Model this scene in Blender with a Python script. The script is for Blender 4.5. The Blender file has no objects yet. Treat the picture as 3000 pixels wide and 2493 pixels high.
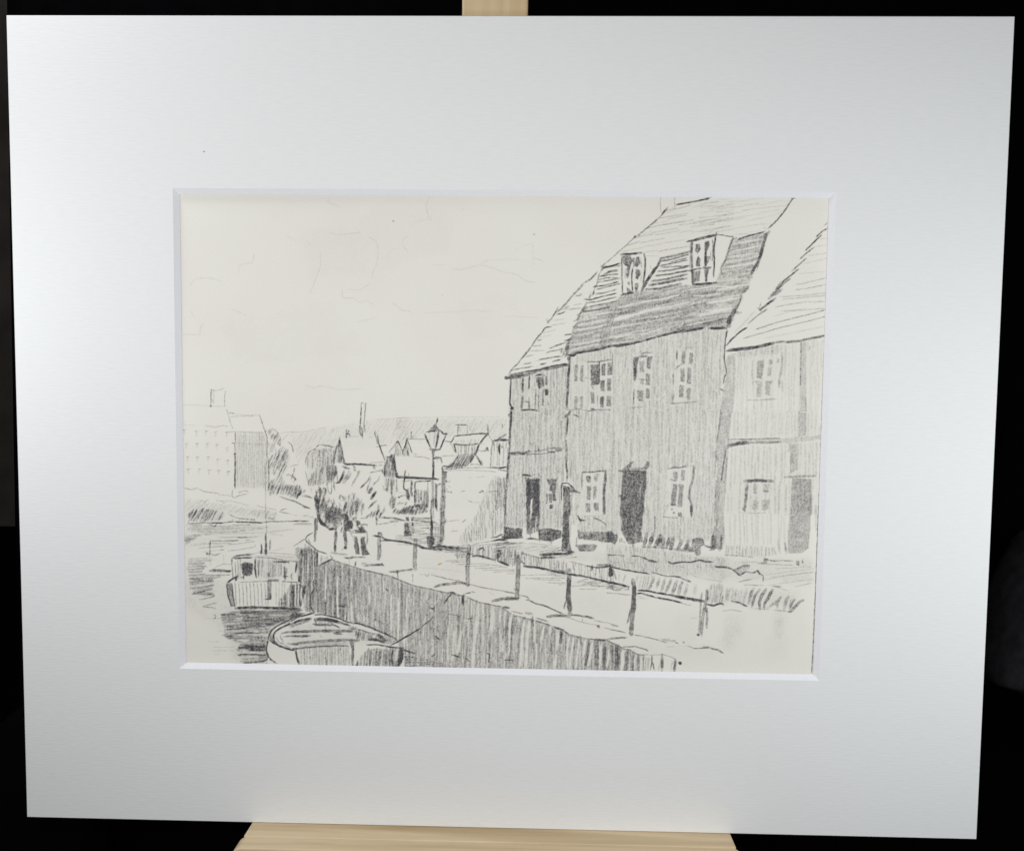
import bpy, math, random
import numpy as np
from mathutils import Matrix, Vector

random.seed(7); rng = np.random.default_rng(11)
scene = bpy.context.scene
COL = scene.collection
MM = 0.001

# ------------------------------------------------------------------ poses
# local frame of the mounted picture: x right, y up, z towards the viewer, origin at its centre
MW, MH = 508.0, 421.96                       # mount, mm
OX0, OX1, OY0, OY1 = -166.69, 166.19, -124.61, 121.99   # window opening (at the sheet), mm
DEPTH, BEV = 2.0, 2.71
FPX = 2500.0; PW, PH = 3000.0, 2493.0
def rotx(a): return Matrix.Rotation(a, 4, 'X')
def roty(a): return Matrix.Rotation(a, 4, 'Y')
def rotz(a): return Matrix.Rotation(a, 4, 'Z')
M_PIC_IN_CAM = Matrix.Translation((-6.52*MM, -4.4692*MM, -442.7917*MM)) @ rotx(0.0628) @ roty(-0.0242) @ rotz(-0.0108)
LEAN = math.radians(12)
TABLE_Z = 0.0
PIC = Matrix.Translation((0, 0, 0.40)) @ rotx(math.pi/2 - LEAN)       # picture leaning back on the easel
CAMM = PIC @ M_PIC_IN_CAM.inverted()

# perspective of the photograph: sheet plane (mm) <-> photo pixel, used to read the tracing back onto the sheet
R = np.array(M_PIC_IN_CAM)[:3, :3]; T = np.array(M_PIC_IN_CAM)[:3, 3]*1000
o = R @ np.array([0, 0, -DEPTH]) + T
Hm = np.stack([R[:, 0], R[:, 1], o], 1)
Hm = np.array([[FPX, 0, -PW/2], [0, -FPX, -PH/2], [0, 0, -1.0]]) @ Hm
Hi = np.linalg.inv(Hm)
def to_sheet(p):
    p = np.asarray(p, float).reshape(-1, 2)
    q = np.c_[p, np.ones(len(p))] @ Hi.T
    return q[:, :2]/q[:, 2:]

# ------------------------------------------------------------------ object helpers
def link(ob, parent=None):
    COL.objects.link(ob)
    if parent is not None: ob.parent = parent
    return ob
def mesh_obj(name, verts, faces, mat, parent=None, smooth=False):
    me = bpy.data.meshes.new(name); me.from_pydata([tuple(v) for v in verts], [], faces); me.update()
    ob = bpy.data.objects.new(name, me); me.materials.append(mat)
    if smooth: me.polygons.foreach_set('use_smooth', [True]*len(me.polygons))
    return link(ob, parent)
def tag(ob, label=None, cat=None, kind=None, group=None):
    if label: ob['label'] = label
    if cat: ob['category'] = cat
    if kind: ob['kind'] = kind
    if group: ob['group'] = group
def empty(name, mat4):
    e = bpy.data.objects.new(name, None); e.empty_display_size = .02; COL.objects.link(e); e.matrix_world = mat4; return e

# ------------------------------------------------------------------ materials
def new_mat(name):
    m = bpy.data.materials.new(name); m.use_nodes = True; nt = m.node_tree
    b = nt.nodes['Principled BSDF']; return m, nt, b
def N(nt, t, **k):
    n = nt.nodes.new(t)
    for a, v in k.items(): setattr(n, a, v)
    return n
def noise_mix(nt, b, c1, c2, scale, detail=3, stretch=(1, 1, 1), rough=.6, bump=0, bscale=None, lo=.35, hi=.65):
    tc = N(nt, 'ShaderNodeTexCoord'); mp = N(nt, 'ShaderNodeMapping'); mp.inputs['Scale'].default_value = stretch
    nt.links.new(tc.outputs['Object'], mp.inputs['Vector'])
    nz = N(nt, 'ShaderNodeTexNoise'); nz.inputs['Scale'].default_value = scale; nz.inputs['Detail'].default_value = detail
    nt.links.new(mp.outputs[0], nz.inputs['Vector'])
    cr = N(nt, 'ShaderNodeValToRGB'); cr.color_ramp.elements[0].position = lo; cr.color_ramp.elements[1].position = hi
    cr.color_ramp.elements[0].color = (*c1, 1); cr.color_ramp.elements[1].color = (*c2, 1)
    nt.links.new(nz.outputs['Fac'], cr.inputs['Fac']); nt.links.new(cr.outputs['Color'], b.inputs['Base Color'])
    b.inputs['Roughness'].default_value = rough
    if bump:
        bm = N(nt, 'ShaderNodeBump'); bm.inputs['Strength'].default_value = bump; bm.inputs['Distance'].default_value = .0002
        nt.links.new(nz.outputs['Fac'], bm.inputs['Height']); nt.links.new(bm.outputs[0], b.inputs['Normal'])
    return mp, nz, cr

def mat_board_mat():
    m, nt, b = new_mat('laid_board'); 
    noise_mix(nt, b, (.785, .795, .80), (.81, .82, .825), 1.0, 5, (160, 1300, 160), .95, .35)
    b.inputs['Specular IOR Level'].default_value = .08
    return m
def bevel_mat():
    m, nt, b = new_mat('board_core'); noise_mix(nt, b, (.775, .785, .825), (.80, .81, .845), 900, 2, rough=.8)
    b.inputs['Specular IOR Level'].default_value = .2; return m
def paper_nodes(nt):
    tc = N(nt, 'ShaderNodeTexCoord')
    n1 = N(nt, 'ShaderNodeTexNoise'); n1.inputs['Scale'].default_value = 14; n1.inputs['Detail'].default_value = 4
    n2 = N(nt, 'ShaderNodeTexNoise'); n2.inputs['Scale'].default_value = 1300; n2.inputs['Detail'].default_value = 2
    nt.links.new(tc.outputs['Object'], n1.inputs['Vector']); nt.links.new(tc.outputs['Object'], n2.inputs['Vector'])
    c1 = N(nt, 'ShaderNodeValToRGB'); c1.color_ramp.elements[0].position = .3; c1.color_ramp.elements[1].position = .7
    c1.color_ramp.elements[0].color = (.785, .763, .70, 1); c1.color_ramp.elements[1].color = (.825, .81, .752, 1)
    nt.links.new(n1.outputs['Fac'], c1.inputs['Fac'])
    c2 = N(nt, 'ShaderNodeValToRGB'); c2.color_ramp.elements[0].position = .3; c2.color_ramp.elements[1].position = .7
    c2.color_ramp.elements[0].color = (.955, .955, .955, 1); c2.color_ramp.elements[1].color = (1, 1, 1, 1)
    nt.links.new(n2.outputs['Fac'], c2.inputs['Fac'])
    mx = N(nt, 'ShaderNodeMix', data_type='RGBA', blend_type='MULTIPLY'); mx.inputs['Factor'].default_value = 1
    nt.links.new(c1.outputs['Color'], mx.inputs[6]); nt.links.new(c2.outputs['Color'], mx.inputs[7])
    return mx.outputs[2]
def paper_mat(graphite):
    m, nt, b = new_mat('drawing_paper_with_pencil' if graphite else 'drawing_paper')
    col = paper_nodes(nt); b.inputs['Roughness'].default_value = .85; b.inputs['Specular IOR Level'].default_value = .15
    if graphite:
        at = N(nt, 'ShaderNodeAttribute', attribute_name='graphite')
        mx = N(nt, 'ShaderNodeMix', data_type='RGBA'); nt.links.new(at.outputs['Fac'], mx.inputs['Factor'])
        nt.links.new(col, mx.inputs[6]); mx.inputs[7].default_value = (.040, .040, .049, 1)
        col = mx.outputs[2]
    nt.links.new(col, b.inputs['Base Color']); return m
def wood_mat(name, c1, c2, stretch, seed=0):
    m, nt, b = new_mat(name)
    mp, nz, cr = noise_mix(nt, b, c1, c2, 1.0, 6, stretch, .5, .4, lo=.22, hi=.62)
    mp.inputs['Location'].default_value = (seed, seed*1.7, 0)
    nz.inputs['Distortion'].default_value = .6
    b.inputs['Specular IOR Level'].default_value = .35
    return m
def flat_cloth(name, c1, c2, scale=60):
    m, nt, b = new_mat(name); noise_mix(nt, b, c1, c2, scale, 4, rough=.95); b.inputs['Specular IOR Level'].default_value = .05; return m

MAT_BOARD = mat_board_mat(); MAT_BEVEL = bevel_mat(); MAT_PAPER = paper_mat(False); MAT_PENCIL = paper_mat(True)
# ------------------------------------------------------------------ pencil rasteriser (sheet space)
CELL = 0.225
GX0, GX1, GY0, GY1 = OX0-2.0, OX1+2.0, OY0-2.0, OY1+2.0
NX = int((GX1-GX0)/CELL)+1; NY = int((GY1-GY0)/CELL)+1
P = np.zeros((NY, NX), np.float32); BEST = np.full((NY, NX), .015, np.float32); OWN = np.zeros((NY, NX), np.int16)
ITEMS = [None]; CUR = 0
def cur(part, sub=None):
    """start drawing another depicted thing; sub = piece of the last part"""
    global CUR
    ITEMS.append((part, sub)); CUR = len(ITEMS)-1
PXMM = 0.1785
TILE = (0, 0, 1)
TILES = dict(A1=(1450,565,4.985),A2=(1750,565,4.985),A3=(2050,565,4.985),A4=(1450,900,4.985),A5=(1800,900,5.703),A6=(2100,900,5.703),
 B1=(1450,1200,5.703),B2=(1780,1200,5.703),B3=(2080,1200,5.703),B4=(1450,1480,5.703),B5=(1780,1480,5.703),B6=(2080,1480,5.703),
 C1=(525,1130,5.703),C2=(850,1160,5.703),C3=(1160,1180,5.703),C4=(530,1420,5.703),C5=(860,1420,5.703),C6=(1160,1460,5.703),
 D1=(530,1690,5.703),D2=(850,1690,5.703),D3=(1160,1700,5.703),D4=(1480,1700,5.703),D5=(1790,1700,5.703),D6=(2090,1700,5.703),
 S1=(520,560,2.908),S2=(1000,560,2.908),N=(0,0,1))
def t(name):
    global TILE
    TILE = TILES[name]
def pts(s):
    a = np.array([float(v) for v in s.split()]).reshape(-1, 2) if isinstance(s, str) else np.asarray(s, float)
    a = a/TILE[2] + np.array(TILE[:2])
    g = to_sheet(a); return np.c_[(g[:, 0]-GX0)/CELL, (g[:, 1]-GY0)/CELL]      # grid units
def smooth_line(q, step=.55):
    if len(q) == 2: ctrl = q
    else:
        e = np.vstack([2*q[0]-q[1], q, 2*q[-1]-q[-2]]); out = []
        for i in range(1, len(e)-2):
            p0, p1, p2, p3 = e[i-1:i+3]; n = max(2, int(np.hypot(*(p2-p1))/3)); u = np.linspace(0, 1, n, endpoint=False)[:, None]
            out.append(.5*((2*p1)+(p2-p0)*u+(2*p0-5*p1+4*p2-p3)*u*u+(-p0+3*p1-3*p2+p3)*u**3)*.6 + (p1+(p2-p1)*u)*.4)
        ctrl = np.vstack(out+[q[-1:]])
    d = np.r_[0, np.cumsum(np.hypot(*np.diff(ctrl, axis=0).T))]
    n = max(2, int(d[-1]/step)+1); s = np.linspace(0, d[-1], n)
    return np.c_[np.interp(s, d, ctrl[:, 0]), np.interp(s, d, ctrl[:, 1])], s
def put(x0, y0, a):
    """lay an array of pressure on the sheet for the current item"""
    h, w = a.shape
    X0, Y0 = max(x0, 0), max(y0, 0); X1, Y1 = min(x0+w, NX), min(y0+h, NY)
    if X1 <= X0 or Y1 <= Y0: return
    a = a[Y0-y0:Y1-y0, X0-x0:X1-x0]
    v = P[Y0:Y1, X0:X1]; v[:] = 1-(1-v)*(1-a)
    b = BEST[Y0:Y1, X0:X1]; m = a > b; b[m] = a[m]; OWN[Y0:Y1, X0:X1][m] = CUR
def lowfreq(n, k):
    m = max(2, int(n/k)+2); return np.interp(np.linspace(0, m-1, n), np.arange(m), rng.random(m))
def stamp(q, w, d, taper=.5, wob=.5, erase=False):
    line, s = smooth_line(q); n = len(line)
    tn = np.array([q[-1]-q[0]]); L = s[-1]
    line = line + np.c_[lowfreq(n, 14)-.5, lowfreq(n, 14)-.5]*wob*2
    r = max(.5, w*PXMM/CELL/2)
    endf = np.clip(np.minimum(s, L-s)/(r*3+1e-6), 0, 1)*taper + (1-taper)
    pr = d*(.72+.5*lowfreq(n, 9))*endf
    rr = r*(.85+.3*lowfreq(n, 12))*(.6+.4*endf)
    k = int(math.ceil(r*1.3+1.2)); off = np.arange(-k, k+1)
    x0 = int(line[:, 0].min())-k-1; y0 = int(line[:, 1].min())-k-1
    wd = int(line[:, 0].max())+k+2-x0; ht = int(line[:, 1].max())+k+2-y0
    if wd > 2500 or ht > 2500: return
    A = np.zeros((ht, wd), np.float32)
    ix = np.floor(line[:, 0]).astype(int); iy = np.floor(line[:, 1]).astype(int)
    X = ix[:, None, None]+off[None, None, :]; Y = iy[:, None, None]+off[None, :, None]
    D = np.hypot(X-line[:, 0][:, None, None], Y-line[:, 1][:, None, None])
    val = pr[:, None, None]*np.clip((rr[:, None, None]+.6-D)/1.2, 0, 1)
    np.maximum.at(A, (np.broadcast_to(Y-y0, D.shape), np.broadcast_to(X-x0, D.shape)), val.astype(np.float32))
    if erase:
        X0, Y0 = max(x0, 0), max(y0, 0); X1, Y1 = min(x0+wd, NX), min(y0+ht, NY)
        if X1 > X0 and Y1 > Y0: P[Y0:Y1, X0:X1] *= 1-A[Y0-y0:Y1-y0, X0-x0:X1-x0]
    else: put(x0, y0, A)
def L(s, d=.5, w=2.6, **k): stamp(pts(s), w*.95, min(.99, d*.98), **k)
def LL(d, w, *ss):
    for s in ss: stamp(pts(s), w, d*.95)
def E(s, w=4, d=.85): stamp(pts(s), w, d, erase=True)
def inside(q, X, Y):
    c = np.zeros(X.shape, bool); n = len(q)
    for i in range(n):
        (x1, y1), (x2, y2) = q[i], q[i-1]
        if y1 == y2: continue
        c ^= ((y1 > Y) != (y2 > Y)) & (X < (x2-x1)*(Y-y1)/(y2-y1)+x1)
    return c
def blur(a, n=1):
    for _ in range(n):
        p = np.pad(a, 1, mode='edge')
        a = (p[1:-1, 1:-1]*4+p[:-2, 1:-1]*2+p[2:, 1:-1]*2+p[1:-1, :-2]*2+p[1:-1, 2:]*2+p[:-2, :-2]+p[2:, 2:]+p[:-2, 2:]+p[2:, :-2])/16
    return a
def area(s, soft=1):
    q = pts(s)
    m = len(q); qq = []                       # shaky outline
    for i in range(m):
        a, b = q[i], q[(i+1) % m]; n = max(1, int(np.hypot(*(b-a))/6))
        for j in range(n): qq.append(a+(b-a)*j/n+(rng.random(2)-.5)*1.6)
    q = np.array(qq)
    x0, y0 = (q.min(0)-3).astype(int); x1, y1 = (q.max(0)+4).astype(int)
    Y, X = np.mgrid[y0:y1, x0:x1]
    return x0, y0, blur(inside(q, X+.5, Y+.5).astype(np.float32), soft)
BASE, HD = .30, .80
def base(s, d):
    """soft even tone rubbed in under hatching"""
    x0, y0, a = area(s, 2); put(x0, y0, (a*d).astype(np.float32))
def Z(s, d=.7, soft=1, var=.35):
    x0, y0, a = area(s, soft); h, w = a.shape
    n = rng.random((h//3+2, w//2+2)); n = np.kron(n, np.ones((6, 2)))[:h, :w] if False else np.kron(blur(n.astype(np.float32)), np.ones((3, 2), np.float32))[:h, :w]
    put(x0, y0, (a*d*.97*(1-var/2+var*(n-.5)*2)).clip(0, .98).astype(np.float32))
def SM(s, d=.06, soft=14):
    """rubbed smudge with soft borders"""
    q = pts(s); c = q.mean(0); x0, y0, a = area(s, 1); pad = soft
    a = np.pad(a, pad*2)[::1]; f = 4; h, w = a.shape; hh, ww = h//f*f, w//f*f
    sm = blur(a[:hh, :ww].reshape(hh//f, f, ww//f, f).mean((1, 3)), soft); n = blur(rng.random(sm.shape).astype(np.float32), 3); n = 1+(n-.5)*3
    put(x0-pad*2, y0-pad*2, np.kron(blur(sm*n, 1), np.ones((f, f), np.float32)).clip(0, 1)*d)
def EZ(s, d=.7):
    x0, y0, a = area(s, 1); h, w = a.shape
    X0, Y0 = max(x0, 0), max(y0, 0); X1, Y1 = min(x0+w, NX), min(y0+h, NY)
    P[Y0:Y1, X0:X1] *= 1-d*a[Y0-y0:Y1-y0, X0-x0:X1-x0]
def H(s, ang=90, sp=6, w=3.5, d=.35, seg=60, rag=5, fan=0, skip=.06, jit=.45):
    """pencil hatching clipped to an outline; ang in photo degrees (90 = upright, 60 leans like a slash), sp and w in photo px"""
    base(s, d*BASE*min(1, w/sp*1.3)); d = d*HD; w = w*1.15
    q = pts(s); a = math.radians(ang); u = np.array([math.cos(a), math.sin(a)]); v = np.array([-u[1], u[0]])
    pu, pv = q@u, q@v; S = sp*PXMM/CELL; o = pv.min()+S*rng.random()
    while o < pv.max():
        xs = []
        for i in range(len(q)):
            a1, b1, a2, b2 = pu[i-1], pv[i-1], pu[i], pv[i]
            if (b1 > o) != (b2 > o): xs.append(a1+(a2-a1)*(o-b1)/(b2-b1))
        xs.sort()
        for i in range(0, len(xs)-1, 2):
            g = rag*PXMM/CELL; s0 = xs[i]+(rng.random()-.5)*g; e = xs[i+1]+(rng.random()-.5)*g
            while s0 < e-2:
                ln = seg*PXMM/CELL*(.6+.9*rng.random()); s1 = min(e, s0+ln)
                if e-s1 < 6: s1 = e
                if rng.random() > skip and s1-s0 > 2:
                    j = (rng.random(2)-.5)*S*jit*2
                    p0 = u*s0+v*(o+j[0]); p1 = u*s1+v*(o+j[1]*.6+j[0]*.4)
                    stamp(np.array([p0, (p0+p1)/2+v*(rng.random()-.5)*1.2, p1]), w*(.8+.4*rng.random()), d*(.65+.7*rng.random()), taper=.35)
                s0 = s1+(-2+3*rng.random())
        o += S*(1+(rng.random()-.5)*jit)
def dot(x, y, r=4, d=.7): stamp(pts([[x, y], [x+r*.8, y+r*.5]]), r, d, taper=0)
# ================================================================== THE DRAWING, traced stroke by stroke
# ---- clouds

def CL(d, w, *ss):
    for s in ss: cur('drawn_sky', 'drawn_cloud'); stamp(pts(s), w, d)
cur('drawn_sky'); t('S1')
CL(.13, 3.2, "100 808 155 748 270 742 340 755 380 785", "515 695 520 650 555 620 635 610 655 530", "440 1000 520 1030 590 1060", "215 1120 190 1180 195 1228",
 "30 1222 190 1222", "1285 60 1285 100 1350 120 1390 145", "1300 355 1380 372 1560 352", "1630 390 1690 430 1712 500 1700 600 1660 700 1655 745",
 "1455 838 1540 842 1640 790", "1400 840 1400 880 1412 912 1500 912 1550 945 1620 935 1668 970", "1530 1115 1600 1098 1690 1082",
 "1080 1655 1160 1675 1240 1660 1380 1690 1560 1685", "1215 520 1218 640 1180 740 1130 870")
CL(.09, 3, "100 1010 150 1080", "935 385 1010 430", "1095 420 1140 465", "820 200 830 225", "1395 1470 1400 1478", "1430 1500 1450 1550")
t('S2')
CL(.14, 3.2, "757 40 725 120 735 190 768 255", "575 380 530 410 520 460 580 525", "955 662 1010 670 1080 655 1180 630 1290 655 1380 690 1490 710 1570 765 1650 780",
 "430 955 470 975 510 1015 570 1020 620 1045", "1640 570 1730 600")
CL(.09, 3, "750 240 650 258 590 300", "500 485 430 500 395 550 398 600", "770 630 870 630", "1180 620 1250 590 1380 583 1520 583", "1480 500 1560 462 1630 455 1630 560 1635 640",
 "700 1035 850 1035 1000 1025 1140 1010 1190 1025 1290 1025", "1380 1065 1530 1070 1680 1075")
cur('drawn_sky'); dot(440, 255, 4, .6); dot(1638, 365, 5, .6); dot(860, 888, 4, .2); dot(1040, 150, 3, .15)
SM("100 150 900 100 1000 500 300 700", .022, 20); SM("900 900 1500 800 1600 1200 1100 1300", .02, 20); t('S1'); SM("300 1100 1300 900 1700 1400 500 1500", .02, 20); SM("1000 300 1600 250 1700 700 1100 800", .018, 20)
# ---- hills
cur('drawn_hills'); t('C1')
LL(.26, 2.4, "1690 790 1850 770 1925 775", "1715 920 1770 850 1830 805")
t('C2')
LL(.26, 2.4, "0 605 200 600 400 565 610 520", "1380 400 1700 380 1996 365")
H("0 650 600 540 1180 430 1400 400 1996 370 1996 700 1700 800 1500 800 1420 640 830 650 780 800 700 830 450 800 250 1000 100 1150 60 850", 58, 9, 2.8, .16, 22, skip=.25)
t('C3')
LL(.17, 2.4, "0 255 250 245 500 245 850 235 1250 235 1750 235")
H("0 280 1850 260 1850 600 1650 620 1550 500 1000 520 850 600 720 420 640 340 480 480 300 600 240 480 180 590 100 700 0 620", 55, 8, 2.8, .18, 20, skip=.2)
LL(.3, 2.6, "1280 380 1230 390 1240 450 1290 460 1300 410")
# ---- mill on the far bank
cur('drawn_mill'); t('C1')
LL(.2, 2.4, "40 318 250 322 520 340 750 348", "45 655 280 660", "930 470 1100 490 1340 485")
LL(.38, 2.6, "790 400 810 450 850 600 890 715", "430 665 520 680 620 690 720 665 815 680", "870 518 1000 508 1260 500", "790 785 850 775 930 770 1400 785")
L("790 400 803 425", .6, 3); L("830 450 920 465", .65, 4); L("1340 490 1400 670 1480 890", .75, 2.8)
L("930 770 935 870 940 950", .65, 3.4); L("930 960 930 1140", .55, 3); L("930 1140 932 1380 930 1710", .85, 4.6); dot(925, 1140, 6, .8)
L("875 955 940 962", .7, 3.5); L("1470 900 1468 1140 1488 1300 1495 1740", .6, 3.6); L("1500 1200 1500 1600", .35, 3)
H("945 790 1400 790 1470 900 1470 1700 960 1700", 90, 6, 3.2, .2, 70); L("950 960 1450 985", .2, 2.5); L("1345 800 1330 1200", .3, 2.4)
cur('drawn_mill', 'drawn_chimney')
L("530 70 525 150 530 250 525 345", .65, 3.2); L("570 70 575 300", .28, 2.6); L("530 70 650 75 750 45", .38, 2.8); L("770 80 755 200 755 350", .45, 2.6); dot(535, 70, 4, .8); dot(523, 335, 5, .7); L("545 200 560 290", .3, 4)
for (x, y) in [(85,740),(285,765),(445,765),(605,775),(790,780),(120,968),(295,970),(470,970),(625,985),(800,1040),(140,1195),(300,1195),(480,1195),(640,1230),(810,1250),(150,1400),(330,1395),(500,1410),(660,1415),(815,1435)]:
    cur('drawn_mill', 'drawn_window'); stamp(pts([[x-27, y+2], [x+27, y-6]]), 3.2, .45); stamp(pts([[x-2, y], [x-5, y+75]]), 3, .27)
# ---- mast line
cur('drawn_mast'); t('C1'); L("1450 1260 1440 1500 1440 1745", .6, 2.2); t('C4'); L("1412 0 1416 400 1430 800", .5, 2)
# ---- river bank
cur('drawn_river_bank'); t('C4')
LL(.5, 2.8, "50 60 180 80 260 55 290 45", "290 70 380 110 480 125 600 140 640 170", "960 130 1080 95 1130 130", "860 80 850 180 880 215 1000 170 1100 155")
LL(.32, 2.8, "320 270 370 260 400 290 440 245 460 280", "590 250 640 270 700 270 710 310 770 265 850 275 1000 310 1100 340 1150 355", "1270 350 1350 375 1500 400 1600 425", "640 165 840 185")
LL(.6, 3, "1650 455 1680 420 1760 395", "1650 455 1800 480", "820 500 900 545 1050 570 1250 590")
L("1800 480 1940 520", .3); L("850 610 870 570", .4)
H("60 240 250 250 450 300 800 330 1150 400 1500 420 1650 500 1400 540 900 500 600 450 150 460 50 400", 40, 8, 4, .17, 30, skip=.2)
H("90 500 200 430 450 400 650 450 740 480 700 580 400 610 200 620 130 540", 62, 7.5, 4.6, .72, 34, fan=1)
LL(.75, 3.2, "120 655 350 635 680 635 850 620 1100 625 1360 640", "1370 630 1500 615 1900 610 1996 600"); L("500 640 700 638", .9, 4.5); L("920 625 1100 622 1360 638", .85, 4.6)
L("135 470 130 620 80 700", .4); L("460 650 540 695 600 660", .7, 4); LL(.5, 3, "1000 570 960 590", "1090 560 1110 600", "1180 560 1180 600", "1210 560 1230 600", "1420 560 1560 580", "1450 540 1580 575")
H("1150 430 1450 420 1650 500 1500 580 1250 540", 60, 8, 3, .25, 20)
t('C5'); L("0 260 60 300 270 395", .6, 4); L("160 370 275 395", .8, 4.5); L("130 180 310 220", .5, 4); L("0 605 260 608", .8, 4); L("0 655 300 655", .45, 7); L("140 515 240 515", .4, 4); L("240 530 340 550", .35)
# ---- river surface
cur('drawn_water'); t('C4')
H("160 660 700 670 1200 650 1500 700 1300 760 800 800 350 840 80 990 60 900 300 780 100 760", 2, 5.5, 4, .3, 60)
H("60 820 330 830 250 900 60 1020", 10, 6, 5, .28, 40)
LL(.4, 3, "1320 860 1180 875 640 880", "1080 920 1160 925", "340 980 870 980", "1230 945 1000 980 780 1010", "1240 1035 1000 1080 780 1105", "300 1060 710 1025", "1240 1000 1245 1040")
LL(.65, 3.6, "940 880 1110 877", "500 940 960 935", "650 1032 710 1026", "660 1090 715 1083")
LL(.25, 2.8, "1400 800 900 815 400 830", "1896 740 1600 775 1430 800", "500 1190 690 1140", "150 1010 500 990", "360 1120 710 1085", "1500 820 1700 850")
t('C4'); H("130 1210 400 1215 620 1230 380 1290 420 1360 380 1400 330 1480 840 1490 600 1560 500 1620 150 1650 130 1560 100 1400 120 1300", 3, 6.5, 4.6, .42, 55)
t('D1'); H("140 60 540 20 550 130 520 210 560 320 450 330 250 280 190 280 240 200 140 190", 8, 7, 4.4, .4, 55)
LL(.5, 3.8, "550 130 350 170 140 190", "520 205 350 240 190 285", "400 240 190 285 480 285 560 320 300 380", "590 430 480 460 370 500 570 520 540 550", "530 625 575 640 570 690 545 705")
LL(.2, 3, "380 700 760 690", "540 1170 920 1170", "520 1230 900 1225", "560 1290 650 1295", "450 1075 640 1080", "620 905 750 900")
H("920 560 1996 560 1996 620 1700 750 1480 860 1440 1000 1420 1100 1430 1340 1430 1440 1040 1440 950 1300 930 1190 1000 1100 730 1010 720 890 690 740 660 630", 3, 6, 5, .5, 55, rag=16)
H("980 540 1996 560 1900 660 1500 820 1100 820 1000 640", 3, 5, 5, .5, 60)
H("1030 1140 1400 1130 1400 1240 1130 1240", 0, 4, 5, .7, 60); LL(.7, 5, "950 1180 1150 1180", "950 1300 1100 1290 1420 1310", "740 1000 870 980", "1040 1440 1430 1400", "1300 1420 1440 1380", "730 880 1000 860 1100 850", "660 630 900 620", "900 940 1100 930 1330 930")
E("900 905 1080 895", 6, .6); E("1150 1260 1420 1270", 5, .8); E("1190 910 1320 915", 6, .7); E("960 1060 1130 1060", 8, .8); E("980 1230 1130 1225", 8, .6)
t('D2'); H("0 560 240 600 180 660 0 730", 5, 5, 5, .6, 50)
# ---- mooring stakes and dinghy
cur('drawn_mooring_stake'); t('C4'); L("485 920 483 1100 475 1190", .75, 4.4); dot(440, 1155, 7, .7); L("485 1200 485 1350", .3, 2.4); L("490 1150 570 1180 640 1150", .45, 5)
cur('drawn_dinghy'); Z("455 1442 540 1400 700 1408 845 1430 820 1462 600 1458", .9); L("560 1390 640 1345 700 1325 840 1330", .4); L("710 1170 718 1310", .3, 2.2); L("730 1440 830 1440", .8, 6)
# ---- motor boat with cabin
cur('drawn_cabin_boat'); t('C4')
L("870 1225 950 1185 1200 1165", .6, 7); L("880 1232 1200 1212", .85, 5); L("840 1290 860 1220 900 1205", .6, 4); L("1220 1205 1500 1225 1800 1270 1980 1285", .5, 5); L("1550 1285 1800 1287", .95, 5)
L("1280 1140 1600 1140 1980 1180", .35); L("870 1190 1200 1150 1320 1120", .35)
L("850 1240 855 1400 868 1560", .65, 4); L("900 1300 905 1400 920 1540", .6, 3)
Z("1000 1325 1070 1290 1150 1300 1205 1320 1195 1500 1100 1532 1030 1500", 1.0); Z("1010 1330 1190 1320 1190 1490 1040 1490", .8); L("1040 1500 1045 1580", .85, 4); L("990 1550 1060 1545", .7, 4); L("1240 1235 1235 1400 1262 1550", .98, 6); L("1285 1400 1295 1540", .6, 3)
H("960 1240 1010 1240 1010 1560 940 1560", 90, 5, 3, .35, 50); H("1260 1235 1900 1290 1700 1340 1680 1520 1420 1570 1300 1500", 88, 5.4, 3.4, .45, 50); EZ("1760 1350 1890 1320 1900 1500 1780 1520", .5)
Z("1435 1470 1495 1460 1490 1540 1440 1530", .65); H("1200 1170 1550 1225 1800 1260 1996 1280 1996 1200 1600 1145 1300 1150", 0, 6, 3, .22, 50)
cur('drawn_cabin_boat', 'drawn_mast'); L("1415 820 1420 1000 1415 1160", .92, 7); L("1345 980 1345 1150", .75, 4.6); Z("1320 1100 1365 1100 1350 1165 1330 1150", .95); L("1490 910 1485 1090", .6, 5.5)
Z("1385 1080 1445 1080 1440 1165 1400 1160", .85)
cur('drawn_cabin_boat', 'drawn_deck_gear'); L("1510 1100 1620 1080 1730 1050", .3); L("1725 1370 1740 1600", .9, 7); L("1700 1530 1790 1530", .8, 5); L("1870 1470 1838 1520 1860 1590", .6, 4); L("1935 1300 1910 1460", .85, 6); L("1765 1390 1760 1500", .6, 4)
cur('drawn_cabin_boat', 'drawn_hull')
L("768 1640 830 1590 900 1550 950 1520", .97, 5.4); Z("895 1530 962 1520 935 1612 900 1600", 1.0)
t('D1'); L("960 88 1200 78 1450 70", .5, 3); Z("1450 35 1640 28 1645 72 1450 78", .75); L("1680 75 1960 92", .65, 4)
Z("765 110 852 95 872 300 905 490 840 490 790 330", .72); L("766 110 778 280 842 490", .9, 4.4); L("852 110 872 300 905 500", .8, 4.4)
for x in range(900, 1430, 62): stamp(pts([[x, 95], [x+14, 250], [x+22, 480]]), 3, .48)
for x in (1590, 1640, 1690, 1730): stamp(pts([[x, 95], [x, 470]]), 2.8, .35)
Z("1440 55 1515 50 1515 370 1440 372", .72); Z("1460 280 1515 280 1515 375 1470 372", 1.0); L("1390 368 1500 372", .75, 5); L("1455 380 1450 490", .5)
H("1820 140 1996 100 1996 500 1640 500 1650 370 1760 250", 88, 6.2, 4.6, .72, 55)
L("905 522 1200 508 1550 520 1996 532", .95, 9); t('D2'); H("0 110 240 150 250 300 200 480 0 500", 88, 7, 4.6, .72, 55); L("240 150 245 290", .95, 6); L("0 535 200 560", .7, 9); E("90 120 85 480", 4, .8); E("140 130 130 480", 4, .8); E("190 180 180 380", 4, .8)
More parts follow.
